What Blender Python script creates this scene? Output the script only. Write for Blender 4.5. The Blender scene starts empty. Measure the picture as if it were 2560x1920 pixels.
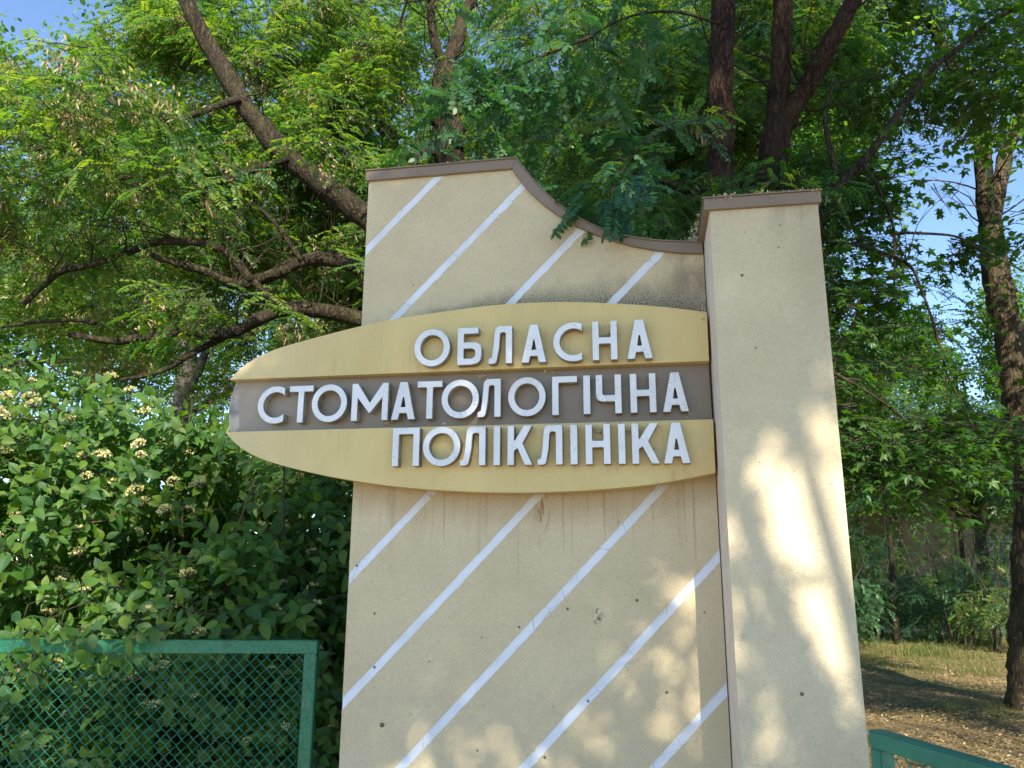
import bpy, bmesh, math, random
import numpy as np
from mathutils import Vector, Matrix, Euler, noise
R = math.radians
rng = np.random.default_rng(7)
random.seed(7)
sc = bpy.context.scene
col = sc.collection

# ------------------------------------------------------------------ camera
F_PX, SRC_W, SRC_H = 1950.0, 2560.0, 1920.0
PITCH, YAW, ROLL = 0.2307489, 0.1683515, 0.0047913
CAM = Vector((0.0, -3.8, 1.62))
fwd = Vector((-math.sin(YAW)*math.cos(PITCH), math.cos(YAW)*math.cos(PITCH), math.sin(PITCH)))
rgt0 = Vector((math.cos(YAW), math.sin(YAW), 0)); up0 = rgt0.cross(fwd)
rgt = math.cos(ROLL)*rgt0 + math.sin(ROLL)*up0
upv = -math.sin(ROLL)*rgt0 + math.cos(ROLL)*up0
cd = bpy.data.cameras.new('camera'); cam = bpy.data.objects.new('camera', cd); col.objects.link(cam)
m = Matrix.Identity(4)
for i in range(3):
    m[i][0] = rgt[i]; m[i][1] = upv[i]; m[i][2] = -fwd[i]; m[i][3] = CAM[i]
cam.matrix_world = m
cd.sensor_width = 36; cd.lens = 36*F_PX/SRC_W; cd.clip_end = 1000; cd.clip_start = 0.05
cd.dof.use_dof = True; cd.dof.focus_distance = 3.9; cd.dof.aperture_fstop = 8
sc.camera = cam

# ------------------------------------------------------------------ light
SUN_EL, SUN_AZ = R(34), R(162)        # azimuth from +Y towards +X
w = bpy.data.worlds.new('World'); sc.world = w; w.use_nodes = True
nt = w.node_tree; bg = nt.nodes['Background']
sky = nt.nodes.new('ShaderNodeTexSky'); sky.sky_type = 'NISHITA'; sky.sun_disc = False
sky.sun_elevation = SUN_EL; sky.sun_rotation = SUN_AZ; sky.air_density = 1.0; sky.dust_density = 0.0; sky.ozone_density = 3.0; sky.altitude = 1500
nt.links.new(sky.outputs[0], bg.inputs[0]); bg.inputs[1].default_value = 0.13
sun_dir = Vector((math.sin(SUN_AZ)*math.cos(SUN_EL), math.cos(SUN_AZ)*math.cos(SUN_EL), math.sin(SUN_EL)))
sl = bpy.data.lights.new('sun', 'SUN'); sl.energy = 4.9; sl.angle = R(0.53); sl.color = (1.0, 0.89, 0.72)
so = bpy.data.objects.new('sun', sl); col.objects.link(so)
so.rotation_euler = sun_dir.to_track_quat('Z', 'Y').to_euler(); so.location = (3, -10, 20)
vs = sc.view_settings; vs.view_transform = 'Standard'; vs.look = 'None'; vs.exposure = 1.4; vs.gamma = 1
vs.use_curve_mapping = False
cy = sc.cycles; cy.max_bounces = 7; cy.diffuse_bounces = 5; cy.glossy_bounces = 2; cy.transmission_bounces = 5
cy.transparent_max_bounces = 8; cy.use_denoising = True; cy.sample_clamp_indirect = 6
cy.caustics_reflective = False; cy.caustics_refractive = False

# ------------------------------------------------------------------ measuring helpers
def ray(px, py):
    return rgt*((px-SRC_W/2)/F_PX) + upv*((SRC_H/2-py)/F_PX) + fwd
def at(px, py, y=0.0):
    r = ray(px, py); return CAM + r*((y-CAM.y)/r.y)
def ground_at(px, py, z=0.0):
    r = ray(px, py); return CAM + r*((z-CAM.z)/r.z)

# ------------------------------------------------------------------ objects
def tag(o, label=None, cat=None, group=None, kind=None):
    if label: o['label'] = label
    if cat: o['category'] = cat
    if group: o['group'] = group
    if kind: o['kind'] = kind
    return o
def empty(name, loc, label=None, cat=None, group=None, kind=None):
    o = bpy.data.objects.new(name, None); col.objects.link(o); o.location = loc
    o.empty_display_size = 0.1
    return tag(o, label, cat, group, kind)
def link(name, me, parent=None, mat=None):
    o = bpy.data.objects.new(name, me); col.objects.link(o)
    if mat and not me.materials:
        for mm in (mat if isinstance(mat, (list, tuple)) else [mat]): me.materials.append(mm)
    if parent is not None: o.parent = parent
    return o
def mesh_np(name, verts, faces, mats=None, matidx=None, rnd=None, smooth=False):
    me = bpy.data.meshes.new(name)
    me.from_pydata([tuple(v) for v in verts], [], [tuple(f) for f in faces])
    if mats:
        for mm in mats: me.materials.append(mm)
    if matidx is not None: me.polygons.foreach_set('material_index', np.array(matidx, dtype=np.int32))
    if rnd is not None:
        a = me.attributes.new('rnd', 'FLOAT', 'FACE'); a.data.foreach_set('value', np.array(rnd, dtype=np.float32))
    if smooth: me.polygons.foreach_set('use_smooth', np.ones(len(me.polygons), dtype=bool))
    me.update(); return me
def world_obj(name, verts, faces, mat, parent=None, smooth=False, **k):
    """verts in world metres; stored relative to the parent's base"""
    off = Vector(parent.location) if parent is not None else Vector((0, 0, 0))
    if parent is not None and parent.parent is not None: off = off + Vector(parent.parent.location)
    me = mesh_np(name, [Vector(v)-off for v in verts], faces, [mat] if not isinstance(mat, list) else mat, smooth=smooth, **k)
    return link(name, me, parent)
class MB:
    def __init__(s): s.v, s.f, s.mi, s.r = [], [], [], []
    def add(s, vs_, fs_, mi=0, r=0.5):
        b = len(s.v); s.v += [Vector(q) for q in vs_]
        for f in fs_: s.f.append([b+i for i in f]); s.mi.append(mi); s.r.append(r)
    def box(s, a, b):
        (x0, y0, z0), (x1, y1, z1) = a, b
        s.add([(x0,y0,z0),(x1,y0,z0),(x1,y1,z0),(x0,y1,z0),(x0,y0,z1),(x1,y0,z1),(x1,y1,z1),(x0,y1,z1)],
              [(0,3,2,1),(4,5,6,7),(0,1,5,4),(1,2,6,5),(2,3,7,6),(3,0,4,7)])
    def tube(s, pts, rad, n=8, cap=True, rough=0.0, mi=0, seed=0.0):
        pts = [Vector(p) for p in pts]; b = len(s.v); k = len(pts)
        ref = Vector((0.13, 0.31, 0.94))
        for i, p in enumerate(pts):
            d = (pts[min(i+1, k-1)] - pts[max(i-1, 0)]).normalized()
            u_ = ref.cross(d)
            if u_.length < 0.1: u_ = Vector((1, 0, 0)).cross(d)
            u_.normalize(); v_ = d.cross(u_)
            ri = rad[i] if hasattr(rad, '__len__') else rad
            for j in range(n):
                a = 2*math.pi*j/n
                o_ = u_*math.cos(a) + v_*math.sin(a)
                rr = ri
                if rough: rr *= 1 + rough*noise.noise(Vector((o_.x*2.2+seed, o_.y*2.2, i*0.35))) + rough*0.5*noise.noise(Vector((o_.x*6+seed, o_.y*6, i*0.9)))
                s.v.append(p + o_*rr)
        for i in range(k-1):
            for j in range(n):
                j2 = (j+1) % n
                s.f.append([b+i*n+j, b+i*n+j2, b+(i+1)*n+j2, b+(i+1)*n+j]); s.mi.append(mi); s.r.append(0.5)
        if cap:
            s.f.append([b+j for j in range(n)][::-1]); s.mi.append(mi); s.r.append(0.5)
            s.f.append([b+(k-1)*n+j for j in range(n)]); s.mi.append(mi); s.r.append(0.5)
    def build(s, name, mats, parent=None, smooth=False):
        mats = mats if isinstance(mats, list) else [mats]
        return world_obj(name, s.v, s.f, mats, parent, smooth, matidx=s.mi, rnd=s.r)
def prism(pts2, y0, y1):
    """polygon in x,z extruded from y0 (front) to y1 (back)"""
    n = len(pts2)
    v = [(p[0], y0, p[1]) for p in pts2] + [(p[0], y1, p[1]) for p in pts2]
    f = [list(range(n)), list(range(2*n-1, n-1, -1))] + [[i, i+n, (i+1) % n + n, (i+1) % n] for i in range(n)]
    return v, f
def fix_normals(o, bevel=0.0, seg=1):
    bm = bmesh.new(); bm.from_mesh(o.data)
    bmesh.ops.recalc_face_normals(bm, faces=bm.faces)
    if bevel:
        es = [e for e in bm.edges if len(e.link_faces) == 2 and e.calc_face_angle() > 0.5]
        bmesh.ops.bevel(bm, geom=es, offset=bevel, segments=seg, affect='EDGES', clamp_overlap=True)
    bm.to_mesh(o.data); bm.free()
    return o

# ------------------------------------------------------------------ materials
class N:
    """tiny node-expression helper"""
    def __init__(s, name):
        s.mat = bpy.data.materials.new(name); s.mat.use_nodes = True
        s.t = s.mat.node_tree; s.p = s.t.nodes['Principled BSDF']; s.out = s.t.nodes['Material Output']
        s.geo = s.t.nodes.new('ShaderNodeNewGeometry').outputs['Position']
    def n(s, typ, **k):
        x = s.t.nodes.new(typ)
        for a, b in k.items(): setattr(x, a, b)
        return x
    def set(s, sock, v):
        if isinstance(v, bpy.types.NodeSocket): s.t.links.new(v, sock)
        else:
            if hasattr(sock.default_value, '__len__') and len(sock.default_value) == 4 and len(v) == 3: v = (*v, 1)
            sock.default_value = v
    def m(s, op, a, b=0.0, c=None, clamp=False):
        x = s.n('ShaderNodeMath', operation=op, use_clamp=clamp); s.set(x.inputs[0], a); s.set(x.inputs[1], b)
        if c is not None: s.set(x.inputs[2], c)
        return x.outputs[0]
    def scale(s, v, sx, sy, sz):
        x = s.n('ShaderNodeVectorMath', operation='MULTIPLY'); s.set(x.inputs[0], v); x.inputs[1].default_value = (sx, sy, sz); return x.outputs[0]
    def noise(s, scale, v=None, detail=3, rough=0.5, dist=0.0):
        x = s.n('ShaderNodeTexNoise'); s.set(x.inputs['Vector'], s.geo if v is None else v)
        x.inputs['Scale'].default_value = scale; x.inputs['Detail'].default_value = detail
        x.inputs['Roughness'].default_value = rough; x.inputs['Distortion'].default_value = dist
        return x.outputs['Fac']
    def voro(s, scale, v=None, feature='F1'):
        x = s.n('ShaderNodeTexVoronoi', feature=feature); s.set(x.inputs['Vector'], s.geo if v is None else v)
        x.inputs['Scale'].default_value = scale; return x.outputs['Distance']
    def ramp(s, v, stops):
        x = s.n('ShaderNodeValToRGB'); s.set(x.inputs[0], v); e = x.color_ramp.elements
        while len(e) < len(stops): e.new(0.5)
        for i, (p, c) in enumerate(stops):
            e[i].position = p; e[i].color = (*c, 1) if hasattr(c, '__len__') else (c, c, c, 1)
        return x.outputs[0]
    def mix(s, f, a, b, mode='MIX'):
        x = s.n('ShaderNodeMix', data_type='RGBA', blend_type=mode); s.set(x.inputs[0], f); s.set(x.inputs[6], a); s.set(x.inputs[7], b); return x.outputs[2]
    def sep(s, v=None):
        x = s.n('ShaderNodeSeparateXYZ'); s.set(x.inputs[0], s.geo if v is None else v); return x.outputs
    def step(s, v, a, b):
        x = s.n('ShaderNodeMapRange', interpolation_type='SMOOTHSTEP'); s.set(x.inputs[0], v); s.set(x.inputs[1], a); s.set(x.inputs[2], b); return x.outputs[0]
    def bump(s, h, strength=0.5, dist=0.005, prev=None):
        x = s.n('ShaderNodeBump'); x.inputs['Strength'].default_value = strength; x.inputs['Distance'].default_value = dist
        s.set(x.inputs['Height'], h)
        if prev is not None: s.set(x.inputs['Normal'], prev)
        return x.outputs[0]
    def done(s, colr, rough=0.6, bump=None, metal=0.0, spec=None):
        s.set(s.p.inputs['Base Color'], colr); s.set(s.p.inputs['Roughness'], rough); s.p.inputs['Metallic'].default_value = metal
        if spec is not None: s.p.inputs['Specular IOR Level'].default_value = spec
        if bump is not None: s.set(s.p.inputs['Normal'], bump)
        return s.mat

# sign outline in wall metres (front face plane of the bands)
YB, YM, YL = -0.100, -0.045, 0.056          # band front, middle front, letter depth
def P2(px, py, y): q = at(px, py, y); return (q.x, q.z)
top_edge = [P2(x, y, YB) for x, y in ((574,949),(581,934),(599,919),(631,897),(670,878),(739,857),(827,834),(905,814),(976,798),(1087,782),(1215,764),(1290,758),(1410,754),(1508,757),(1606,762),(1687,770),(1767,780))]
band1_bot = [P2(1773, 902, YB), P2(574, 949.5, YB)]
band3_top = [P2(1783, 1048, YB), P2(563, 1080, YB)]
bot_edge = [P2(x, y, YB) for x, y in ((563,1081),(573,1099),(609,1129),(657,1151),(739,1173),(810,1189),(882,1202),(973,1215),(1071,1224),(1200,1231),(1313,1232),(1443,1228),(1573,1218),(1671,1206),(1789,1182))]
def fitquad(pts):
    a = np.array(pts); return np.polyfit(a[:, 0], a[:, 1], 3)
qt = fitquad([p for p in top_edge if p[0] > -1.5]); qb = fitquad([p for p in bot_edge if p[0] > -1.5])
def poly_node(n, q, x):
    r = n.m('MULTIPLY_ADD', x, float(q[0]), float(q[1])); r = n.m('MULTIPLY_ADD', r, x, float(q[2])); return n.m('MULTIPLY_ADD', r, x, float(q[3]))

def stucco(name, base, base2, stains=True):
    n = N(name); X, Y, Z = n.sep()
    big = n.noise(2.3, detail=5, rough=0.6)
    c = n.mix(n.step(big, 0.35, 0.7), base, base2)
    fine = n.noise(62, detail=2, dist=1.8)
    c = n.mix(n.m('MULTIPLY', n.step(fine, 0.55, 0.38), 0.20), c, (base[0]*0.62, base[1]*0.58, base[2]*0.5))  # relief shading of the grain painted into the colour
    if stains:
        # algae above the sign band, heavier to the right
        zt = poly_node(n, qt, X); d = n.m('SUBTRACT', Z, zt)
        nz = n.noise(7, n.scale(n.geo, 1, 1, 0.6), detail=6, rough=0.7)
        lim = n.m('MULTIPLY_ADD', n.step(X, -1.5, 0.3), 0.20, 0.04)
        h = n.m('DIVIDE', d, n.m('MULTIPLY', lim, n.m('MULTIPLY_ADD', nz, 2.0, 0.05)))
        mask = n.m('MULTIPLY', n.step(h, 1.0, 0.0), n.step(d, -0.02, 0.0))
        mask = n.m('MULTIPLY', mask, n.m('MULTIPLY_ADD', n.step(n.noise(120, detail=2), 0.42, 0.62), 0.5, 0.42))
        c = n.mix(mask, c, (0.085, 0.078, 0.06))
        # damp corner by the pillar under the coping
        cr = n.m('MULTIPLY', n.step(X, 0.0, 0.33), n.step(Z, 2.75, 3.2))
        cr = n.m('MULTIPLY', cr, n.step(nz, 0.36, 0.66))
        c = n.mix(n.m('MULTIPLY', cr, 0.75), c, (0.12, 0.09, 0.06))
        # dirt wash and drips under the sign
        zb = poly_node(n, qb, X); e = n.m('SUBTRACT', zb, Z)
        wash = n.m('MULTIPLY', n.step(n.m('DIVIDE', e, n.m('MULTIPLY_ADD', n.noise(5, n.scale(n.geo, 1, 1, 0.2), detail=4), 0.42, 0.0)), 1.0, 0.1), n.step(e, -0.12, -0.10))
        c = n.mix(n.m('MULTIPLY', wash, 0.55), c, (0.34, 0.22, 0.10))
        wob = n.m('MULTIPLY_ADD', n.noise(14, detail=2), 0.012, X)
        cv = n.n('ShaderNodeCombineXYZ'); n.set(cv.inputs[0], n.m('MULTIPLY', wob, 55)); n.set(cv.inputs[1], n.m('MULTIPLY', Z, 0.8))
        dr = n.noise(1.0, cv.outputs[0], detail=1)
        ln = n.m('MULTIPLY_ADD', n.noise(1.0, n.scale(n.geo, 6, 0, 0), detail=2), 1.5, -0.35)
        drm = n.m('MULTIPLY', n.step(dr, 0.60, 0.76), n.m('MULTIPLY', n.step(n.m('DIVIDE', e, ln), 1.0, 0.2), n.step(e, -0.12, -0.10)))
        c = n.mix(n.m('MULTIPLY', drm, n.m('MULTIPLY_ADD', n.noise(3, detail=2), 1.2, -0.15)), c, (0.27, 0.18, 0.085))
        # rust runs at the fixing
        rx = n.m('ABSOLUTE', n.m('SUBTRACT', wob, -0.49)); rr = n.m('MULTIPLY', n.step(rx, 0.05, 0.0), n.m('MULTIPLY', n.step(e, 0.30, 0.02), n.step(e, -0.1, -0.05)))
        rr = n.m('MULTIPLY', rr, n.step(n.noise(45, n.scale(n.geo, 1, 1, 0.25), detail=3), 0.45, 0.58))
        c = n.mix(n.m('MULTIPLY', rr, 0.8), c, (0.22, 0.09, 0.02))
        # bird-like soot smudge
        dx = n.m('SUBTRACT', X, -0.235); dz = n.m('SUBTRACT', Z, 1.40)
        dd = n.m('SQRT', n.m('ADD', n.m('MULTIPLY', dx, dx), n.m('MULTIPLY', n.m('MULTIPLY', dz, dz), 0.3)))
        sm = n.m('MULTIPLY', n.step(dd, 0.035, 0.008), n.step(n.noise(55, detail=3), 0.48, 0.56))
        c = n.mix(n.m('MULTIPLY', sm, 0.85), c, (0.12, 0.10, 0.08))
    else:
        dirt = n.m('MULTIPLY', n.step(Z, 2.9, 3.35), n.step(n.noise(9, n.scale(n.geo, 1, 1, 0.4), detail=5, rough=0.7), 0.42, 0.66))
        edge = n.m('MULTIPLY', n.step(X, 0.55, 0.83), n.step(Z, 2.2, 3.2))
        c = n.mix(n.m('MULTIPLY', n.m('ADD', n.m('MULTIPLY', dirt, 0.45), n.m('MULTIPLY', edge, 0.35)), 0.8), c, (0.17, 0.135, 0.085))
    sp = n.m('MULTIPLY', n.step(n.voro(16), 0.10, 0.05), n.step(n.noise(4), 0.52, 0.6))
    c = n.mix(n.m('MULTIPLY', sp, 0.7), c, (0.09, 0.07, 0.05))
    worm = n.noise(70, detail=2, dist=2.2)
    b = n.bump(worm, 0.8, 0.0065)
    b = n.bump(n.noise(12, detail=4), 0.25, 0.01, b)
    return n.done(c, 0.92, b, spec=0.2)
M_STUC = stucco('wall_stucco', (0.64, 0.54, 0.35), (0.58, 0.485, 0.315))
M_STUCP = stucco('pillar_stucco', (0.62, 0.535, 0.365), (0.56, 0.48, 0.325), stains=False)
def m_whitestripe():
    n = N('white_stripe_paint'); X, Y, Z = n.sep()
    c = n.mix(n.step(n.noise(6, detail=5), 0.4, 0.7), (0.70, 0.73, 0.78), (0.62, 0.64, 0.68))
    zb = poly_node(n, qb, X); e = n.m('SUBTRACT', zb, Z)
    wash = n.m('MULTIPLY', n.step(e, 0.22, 0.0), n.step(e, -0.12, -0.10)); c = n.mix(n.m('MULTIPLY', wash, 0.75), c, (0.42, 0.36, 0.25))
    cr = n.voro(5.5, feature='DISTANCE_TO_EDGE'); nn = n.step(cr, 0.006, 0.0025)
    c = n.mix(n.m('MULTIPLY', nn, n.m('MULTIPLY', n.step(n.noise(3), 0.48, 0.55), 0.7)), c, (0.22, 0.2, 0.18))
    return n.done(c, 0.7, n.bump(n.noise(60), 0.2, 0.002))
M_WSTR = m_whitestripe()
def m_sheet(name, c0, c1, dirtc, rough=0.42, left_dirt=True):
    n = N(name); X, Y, Z = n.sep()
    c = n.mix(n.step(n.noise(3, n.scale(n.geo, 1, 1, 0.5), detail=5, rough=0.6), 0.35, 0.7), c0, c1)
    st = n.noise(1.0, n.scale(n.geo, 60, 0, 2.5), detail=2)
    c = n.mix(n.m('MULTIPLY', n.step(st, 0.6, 0.75), 0.22), c, dirtc)
    sp = n.m('MULTIPLY', n.step(n.noise(170, detail=2), 0.60, 0.68), n.step(n.noise(2.2, detail=4, rough=0.7), 0.42, 0.62))
    if left_dirt:
        lf = n.m('MULTIPLY_ADD', n.step(X, -1.0, -2.1), 0.45, 0.35)
        c = n.mix(n.m('MULTIPLY', n.step(X, -1.2, -2.2), 0.25), c, (0.50, 0.46, 0.36))
    else: lf = 0.35
    c = n.mix(n.m('MULTIPLY', sp, lf), c, dirtc)
    c = n.mix(n.m('MULTIPLY', n.step(n.noise(4, n.scale(n.geo, 1.5, 1, 0.7), detail=7, rough=0.75), 0.58, 0.75), 0.4), c, dirtc)
    b = n.bump(n.noise(1.6, detail=2), 0.30, 0.05); b = n.bump(n.noise(140), 0.08, 0.002, b)
    return n.done(c, n.ramp(n.noise(9, detail=4), [(0.3, rough-0.06), (0.7, rough+0.16)]), b, spec=0.5)
M_YEL = m_sheet('yellow_sheet_metal', (0.63, 0.48, 0.185), (0.56, 0.425, 0.16), (0.20, 0.15, 0.075))
M_BRN = m_sheet('brown_sheet_metal', (0.235, 0.178, 0.118), (0.21, 0.158, 0.104), (0.11, 0.08, 0.06), 0.38)
M_CAP = m_sheet('brown_coping_metal', (0.22, 0.162, 0.108), (0.19, 0.14, 0.094), (0.09, 0.065, 0.05), 0.45, left_dirt=False)
def m_letter():
    n = N('letter_white_paint'); X, Y, Z = n.sep()
    g = n.t.nodes.new('ShaderNodeNewGeometry'); ny = n.sep(g.outputs['Normal'])
    c = n.mix(n.step(n.noise(5, detail=4), 0.4, 0.7), (0.72, 0.73, 0.74), (0.64, 0.65, 0.66))
    side = n.step(Y, YB-YL+0.004, YB-YL+0.02)
    sp = n.m('MULTIPLY', n.step(n.noise(130, detail=3, rough=0.7), 0.58, 0.66), n.step(n.noise(7, detail=4), 0.46, 0.62))
    c = n.mix(n.m('MULTIPLY', sp, 0.75), c, (0.17, 0.15, 0.12))
    c = n.mix(n.m('MULTIPLY', n.step(n.noise(11, n.scale(n.geo, 1, 1, 0.5), detail=6, rough=0.75), 0.54, 0.74), 0.35), c, (0.36, 0.33, 0.27))
    return n.done(c, 0.5, n.bump(n.noise(80), 0.1, 0.002))
M_LET = m_letter()
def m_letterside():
    n = N('letter_side_dark')
    c = n.mix(n.step(n.noise(18, detail=6, rough=0.7), 0.38, 0.72), (0.36, 0.33, 0.27), (0.13, 0.105, 0.075))  # sides darker and blotchier than the letter faces
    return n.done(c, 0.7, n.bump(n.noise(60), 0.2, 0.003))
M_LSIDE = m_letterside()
def m_plain(name, c0, c1, scale=5, rough=0.7, bs=0.3, bd=0.01, bscale=30, spec=None):
    n = N(name); c = n.mix(n.step(n.noise(scale, detail=6, rough=0.65), 0.35, 0.68), c0, c1)
    return n.done(c, rough, n.bump(n.noise(bscale, detail=5), bs, bd), spec=spec)
M_PLAST = m_plain('grey_render', (0.40, 0.37, 0.33), (0.20, 0.185, 0.165), 14, 0.95, 0.8, 0.01, 60)
M_PSIDE = m_plain('smooth_render_lightened', (0.78, 0.67, 0.55), (0.68, 0.58, 0.47), 6, 0.8, 0.2, 0.004)  # pillar side, colour lightened to stand in for skylight from the left
def m_gatepaint(name, c0, c1, rough):
    n = N(name); c = n.mix(n.step(n.noise(4, detail=6), 0.35, 0.68), c0, c1)
    rust = n.m('MULTIPLY', n.step(n.noise(22, detail=7, rough=0.8), 0.60, 0.66), n.step(n.noise(3, detail=3), 0.45, 0.6))
    c = n.mix(rust, c, (0.10, 0.045, 0.02)); c = n.mix(n.m('MULTIPLY', n.step(n.noise(9, detail=5), 0.55, 0.7), 0.25), c, (0.10, 0.16, 0.11))
    b = n.bump(n.step(n.noise(70, detail=3), 0.5, 0.75), 0.6, 0.004); return n.done(c, rough, n.bump(n.noise(14, detail=4), 0.4, 0.008, b))
M_GREEN = m_gatepaint('green_gloss_paint', (0.005, 0.150, 0.066), (0.004, 0.115, 0.052), 0.4)
M_GREEN_OLD = m_plain('green_gloss_paint', (0.006, 0.165, 0.078), (0.005, 0.125, 0.062), 3, 0.34, 0.35, 0.004, 45)
M_GREEN2 = m_plain('faded_green_paint', (0.035, 0.19, 0.125), (0.024, 0.14, 0.095), 6, 0.42, 0.4, 0.004, 45)
M_WIRE = m_plain('green_wire_paint', (0.02, 0.24, 0.14), (0.015, 0.18, 0.11), 20, 0.35, 0.2, 0.002)
M_PETAL = m_plain('dry_petals', (0.62, 0.55, 0.36), (0.48, 0.38, 0.20), 60, 0.9)
M_STEM = m_plain('shrub_stem', (0.055, 0.04, 0.028), (0.03, 0.022, 0.016), 15, 0.9)
M_SHELL = m_plain('snail_shell', (0.20, 0.15, 0.10), (0.08, 0.055, 0.035), 220, 0.4)
def m_bark(name, c0, c1, moss=0.0):
    n = N(name); v = n.scale(n.geo, 1, 1, 0.13)
    wv = n.n('ShaderNodeTexNoise'); n.set(wv.inputs['Vector'], n.geo); wv.inputs['Scale'].default_value = 9; wv.inputs['Detail'].default_value = 4
    va = n.n('ShaderNodeVectorMath', operation='MULTIPLY_ADD'); n.set(va.inputs[0], wv.outputs['Color']); va.inputs[1].default_value = (0.10, 0.10, 0.02); n.set(va.inputs[2], v); v = va.outputs[0]
    f = n.noise(26, v, detail=6, rough=0.75, dist=0.8); r = n.voro(24, v, 'DISTANCE_TO_EDGE')
    ridge = n.m('ADD', n.m('MULTIPLY', n.step(r, 0.0, 0.30), 0.35), n.m('MULTIPLY', f, 1.0))
    c = n.mix(n.step(ridge, 0.42, 0.98), c0, c1)
    c = n.mix(n.step(n.noise(2.5, detail=5), 0.45, 0.7), c, (c1[0]*0.7, c1[1]*0.7, c1[2]*0.7))
    if moss: c = n.mix(n.m('MULTIPLY', n.step(n.noise(6, detail=6, rough=0.7), 0.5, 0.64), moss), c, (0.10, 0.11, 0.03))
    return n.done(c, 0.95, n.bump(ridge, 1.0, 0.05), spec=0.15)
M_BARK = m_bark('bark_grey_brown', (0.020, 0.016, 0.011), (0.080, 0.064, 0.043), 0.25)
M_BARKR = m_bark('bark_red_brown', (0.022, 0.013, 0.009), (0.10, 0.058, 0.036))
M_BARKG = m_bark("bark_mossy", (0.035, 0.026, 0.018), (0.16, 0.125, 0.085), 0.45)
M_BARKF = m_bark('bark_far', (0.06, 0.055, 0.05), (0.14, 0.125, 0.11))
def m_leaf(name, cols, tr, trans=0.45, rough=0.45, spec=0.4):
    n = N(name)
    a = n.n('ShaderNodeAttribute', attribute_name='rnd'); oi = n.n('ShaderNodeObjectInfo')
    v = n.m('FRACT', n.m('ADD', n.m('MULTIPLY', a.outputs['Fac'], 0.6), n.m('MULTIPLY', oi.outputs['Random'], 0.8)))
    c = n.ramp(v, [(i/(len(cols)-1), q) for i, q in enumerate(cols)])
    t = n.mix(1.0, c, tr, 'MULTIPLY')
    tb = n.n('ShaderNodeBsdfTranslucent'); n.set(tb.inputs[0], t)
    n.done(c, rough, spec=spec)
    mx = n.n('ShaderNodeMixShader'); mx.inputs[0].default_value = trans
    n.t.links.new(n.p.outputs[0], mx.inputs[1]); n.t.links.new(tb.outputs[0], mx.inputs[2]); n.t.links.new(mx.outputs[0], n.out.inputs[0])
    return n.mat
TR = (3.9, 3.6, 1.1)
M_ROB = m_leaf('robinia_leaf', [(0.024,0.078,0.026),(0.042,0.112,0.024),(0.085,0.155,0.020),(0.026,0.080,0.032),(0.12,0.175,0.022),(0.034,0.095,0.026)], TR, 0.42)
M_ROBD = m_leaf('robinia_leaf_shaded', [(0.022,0.075,0.040),(0.030,0.095,0.036),(0.040,0.11,0.030)], (2.2,2.6,0.9), 0.3)  # darker, bluer copy of the robinia leaf, shade put into its colour
M_DOG = m_leaf('dogwood_leaf', [(0.038,0.105,0.020),(0.060,0.145,0.022),(0.080,0.16,0.022),(0.036,0.10,0.030),(0.030,0.085,0.022),(0.10,0.165,0.02),(0.045,0.12,0.024)], (3.6,3.2,0.8), 0.42, 0.52, 0.35)
M_MAP = m_leaf('maple_leaf', [(0.024,0.075,0.016),(0.035,0.10,0.018),(0.055,0.125,0.016)], (2.8,2.8,0.6), 0.38)
M_LIN = m_leaf('linden_leaf', [(0.034,0.095,0.020),(0.055,0.125,0.022),(0.085,0.16,0.028),(0.045,0.11,0.02)], TR, 0.42)
M_FLOW = m_leaf('cream_blossom', [(0.66,0.60,0.24),(0.74,0.69,0.40),(0.52,0.52,0.15)], (1.1,1.1,0.9), 0.3, 0.8)
M_POD = m_leaf('seed_pod', [(0.30,0.22,0.12),(0.36,0.28,0.16),(0.20,0.12,0.07)], (1.3,1.1,0.8), 0.25, 0.7)
M_GRASS = m_leaf('grass_blade', [(0.07,0.12,0.028),(0.11,0.15,0.035),(0.20,0.18,0.07),(0.06,0.10,0.02)], (2.2,2.2,1.0), 0.4)
M_LITTER = m_leaf('litter_leaf', [(0.24,0.18,0.08),(0.34,0.27,0.12),(0.15,0.105,0.05),(0.42,0.35,0.18)], (1,1,1), 0.1, 0.85)

# ------------------------------------------------------------------ ground, road
def m_ground():
    n = N('soil_and_grass'); big = n.noise(0.35, detail=6, rough=0.65); f = n.noise(38, detail=5, rough=0.75)
    soil = n.mix(n.step(f, 0.38, 0.62), (0.090, 0.065, 0.034), (0.34, 0.25, 0.125))
    gr = n.mix(n.step(n.noise(30, detail=4), 0.4, 0.6), (0.05, 0.075, 0.02), (0.17, 0.17, 0.06))
    c = n.mix(n.m('MULTIPLY', n.step(big, 0.50, 0.62), 0.6), soil, gr)
    return n.done(c, 0.97, n.bump(f, 0.8, 0.03), spec=0.1)
M_GROUND = m_ground()
def m_asph():
    n = N('old_asphalt'); c = n.mix(n.step(n.noise(1.2, detail=6), 0.35, 0.7), (0.085, 0.082, 0.08), (0.13, 0.125, 0.118))
    return n.done(c, 0.9, n.bump(n.noise(90), 0.4, 0.006))
M_ASPH = m_asph()
gv, gf = [], []
xs = np.concatenate([np.linspace(-250, -12, 12), np.linspace(-11, 14, 60), np.linspace(16, 250, 12)])
ys = np.concatenate([np.linspace(-200, -5, 10), np.linspace(-4, 32, 80), np.linspace(35, 300, 12)])
for y in ys:
    for x in xs:
        z = 0.0
        if 1.3 < x < 14 and 0 < y < 19: z = 0.05*noise.noise(Vector((x*0.5, y*0.5, 1.7))) + 0.02*noise.noise(Vector((x*2, y*2, 4.1)))
        gv.append((x, y, z))
nx = len(xs)
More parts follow.
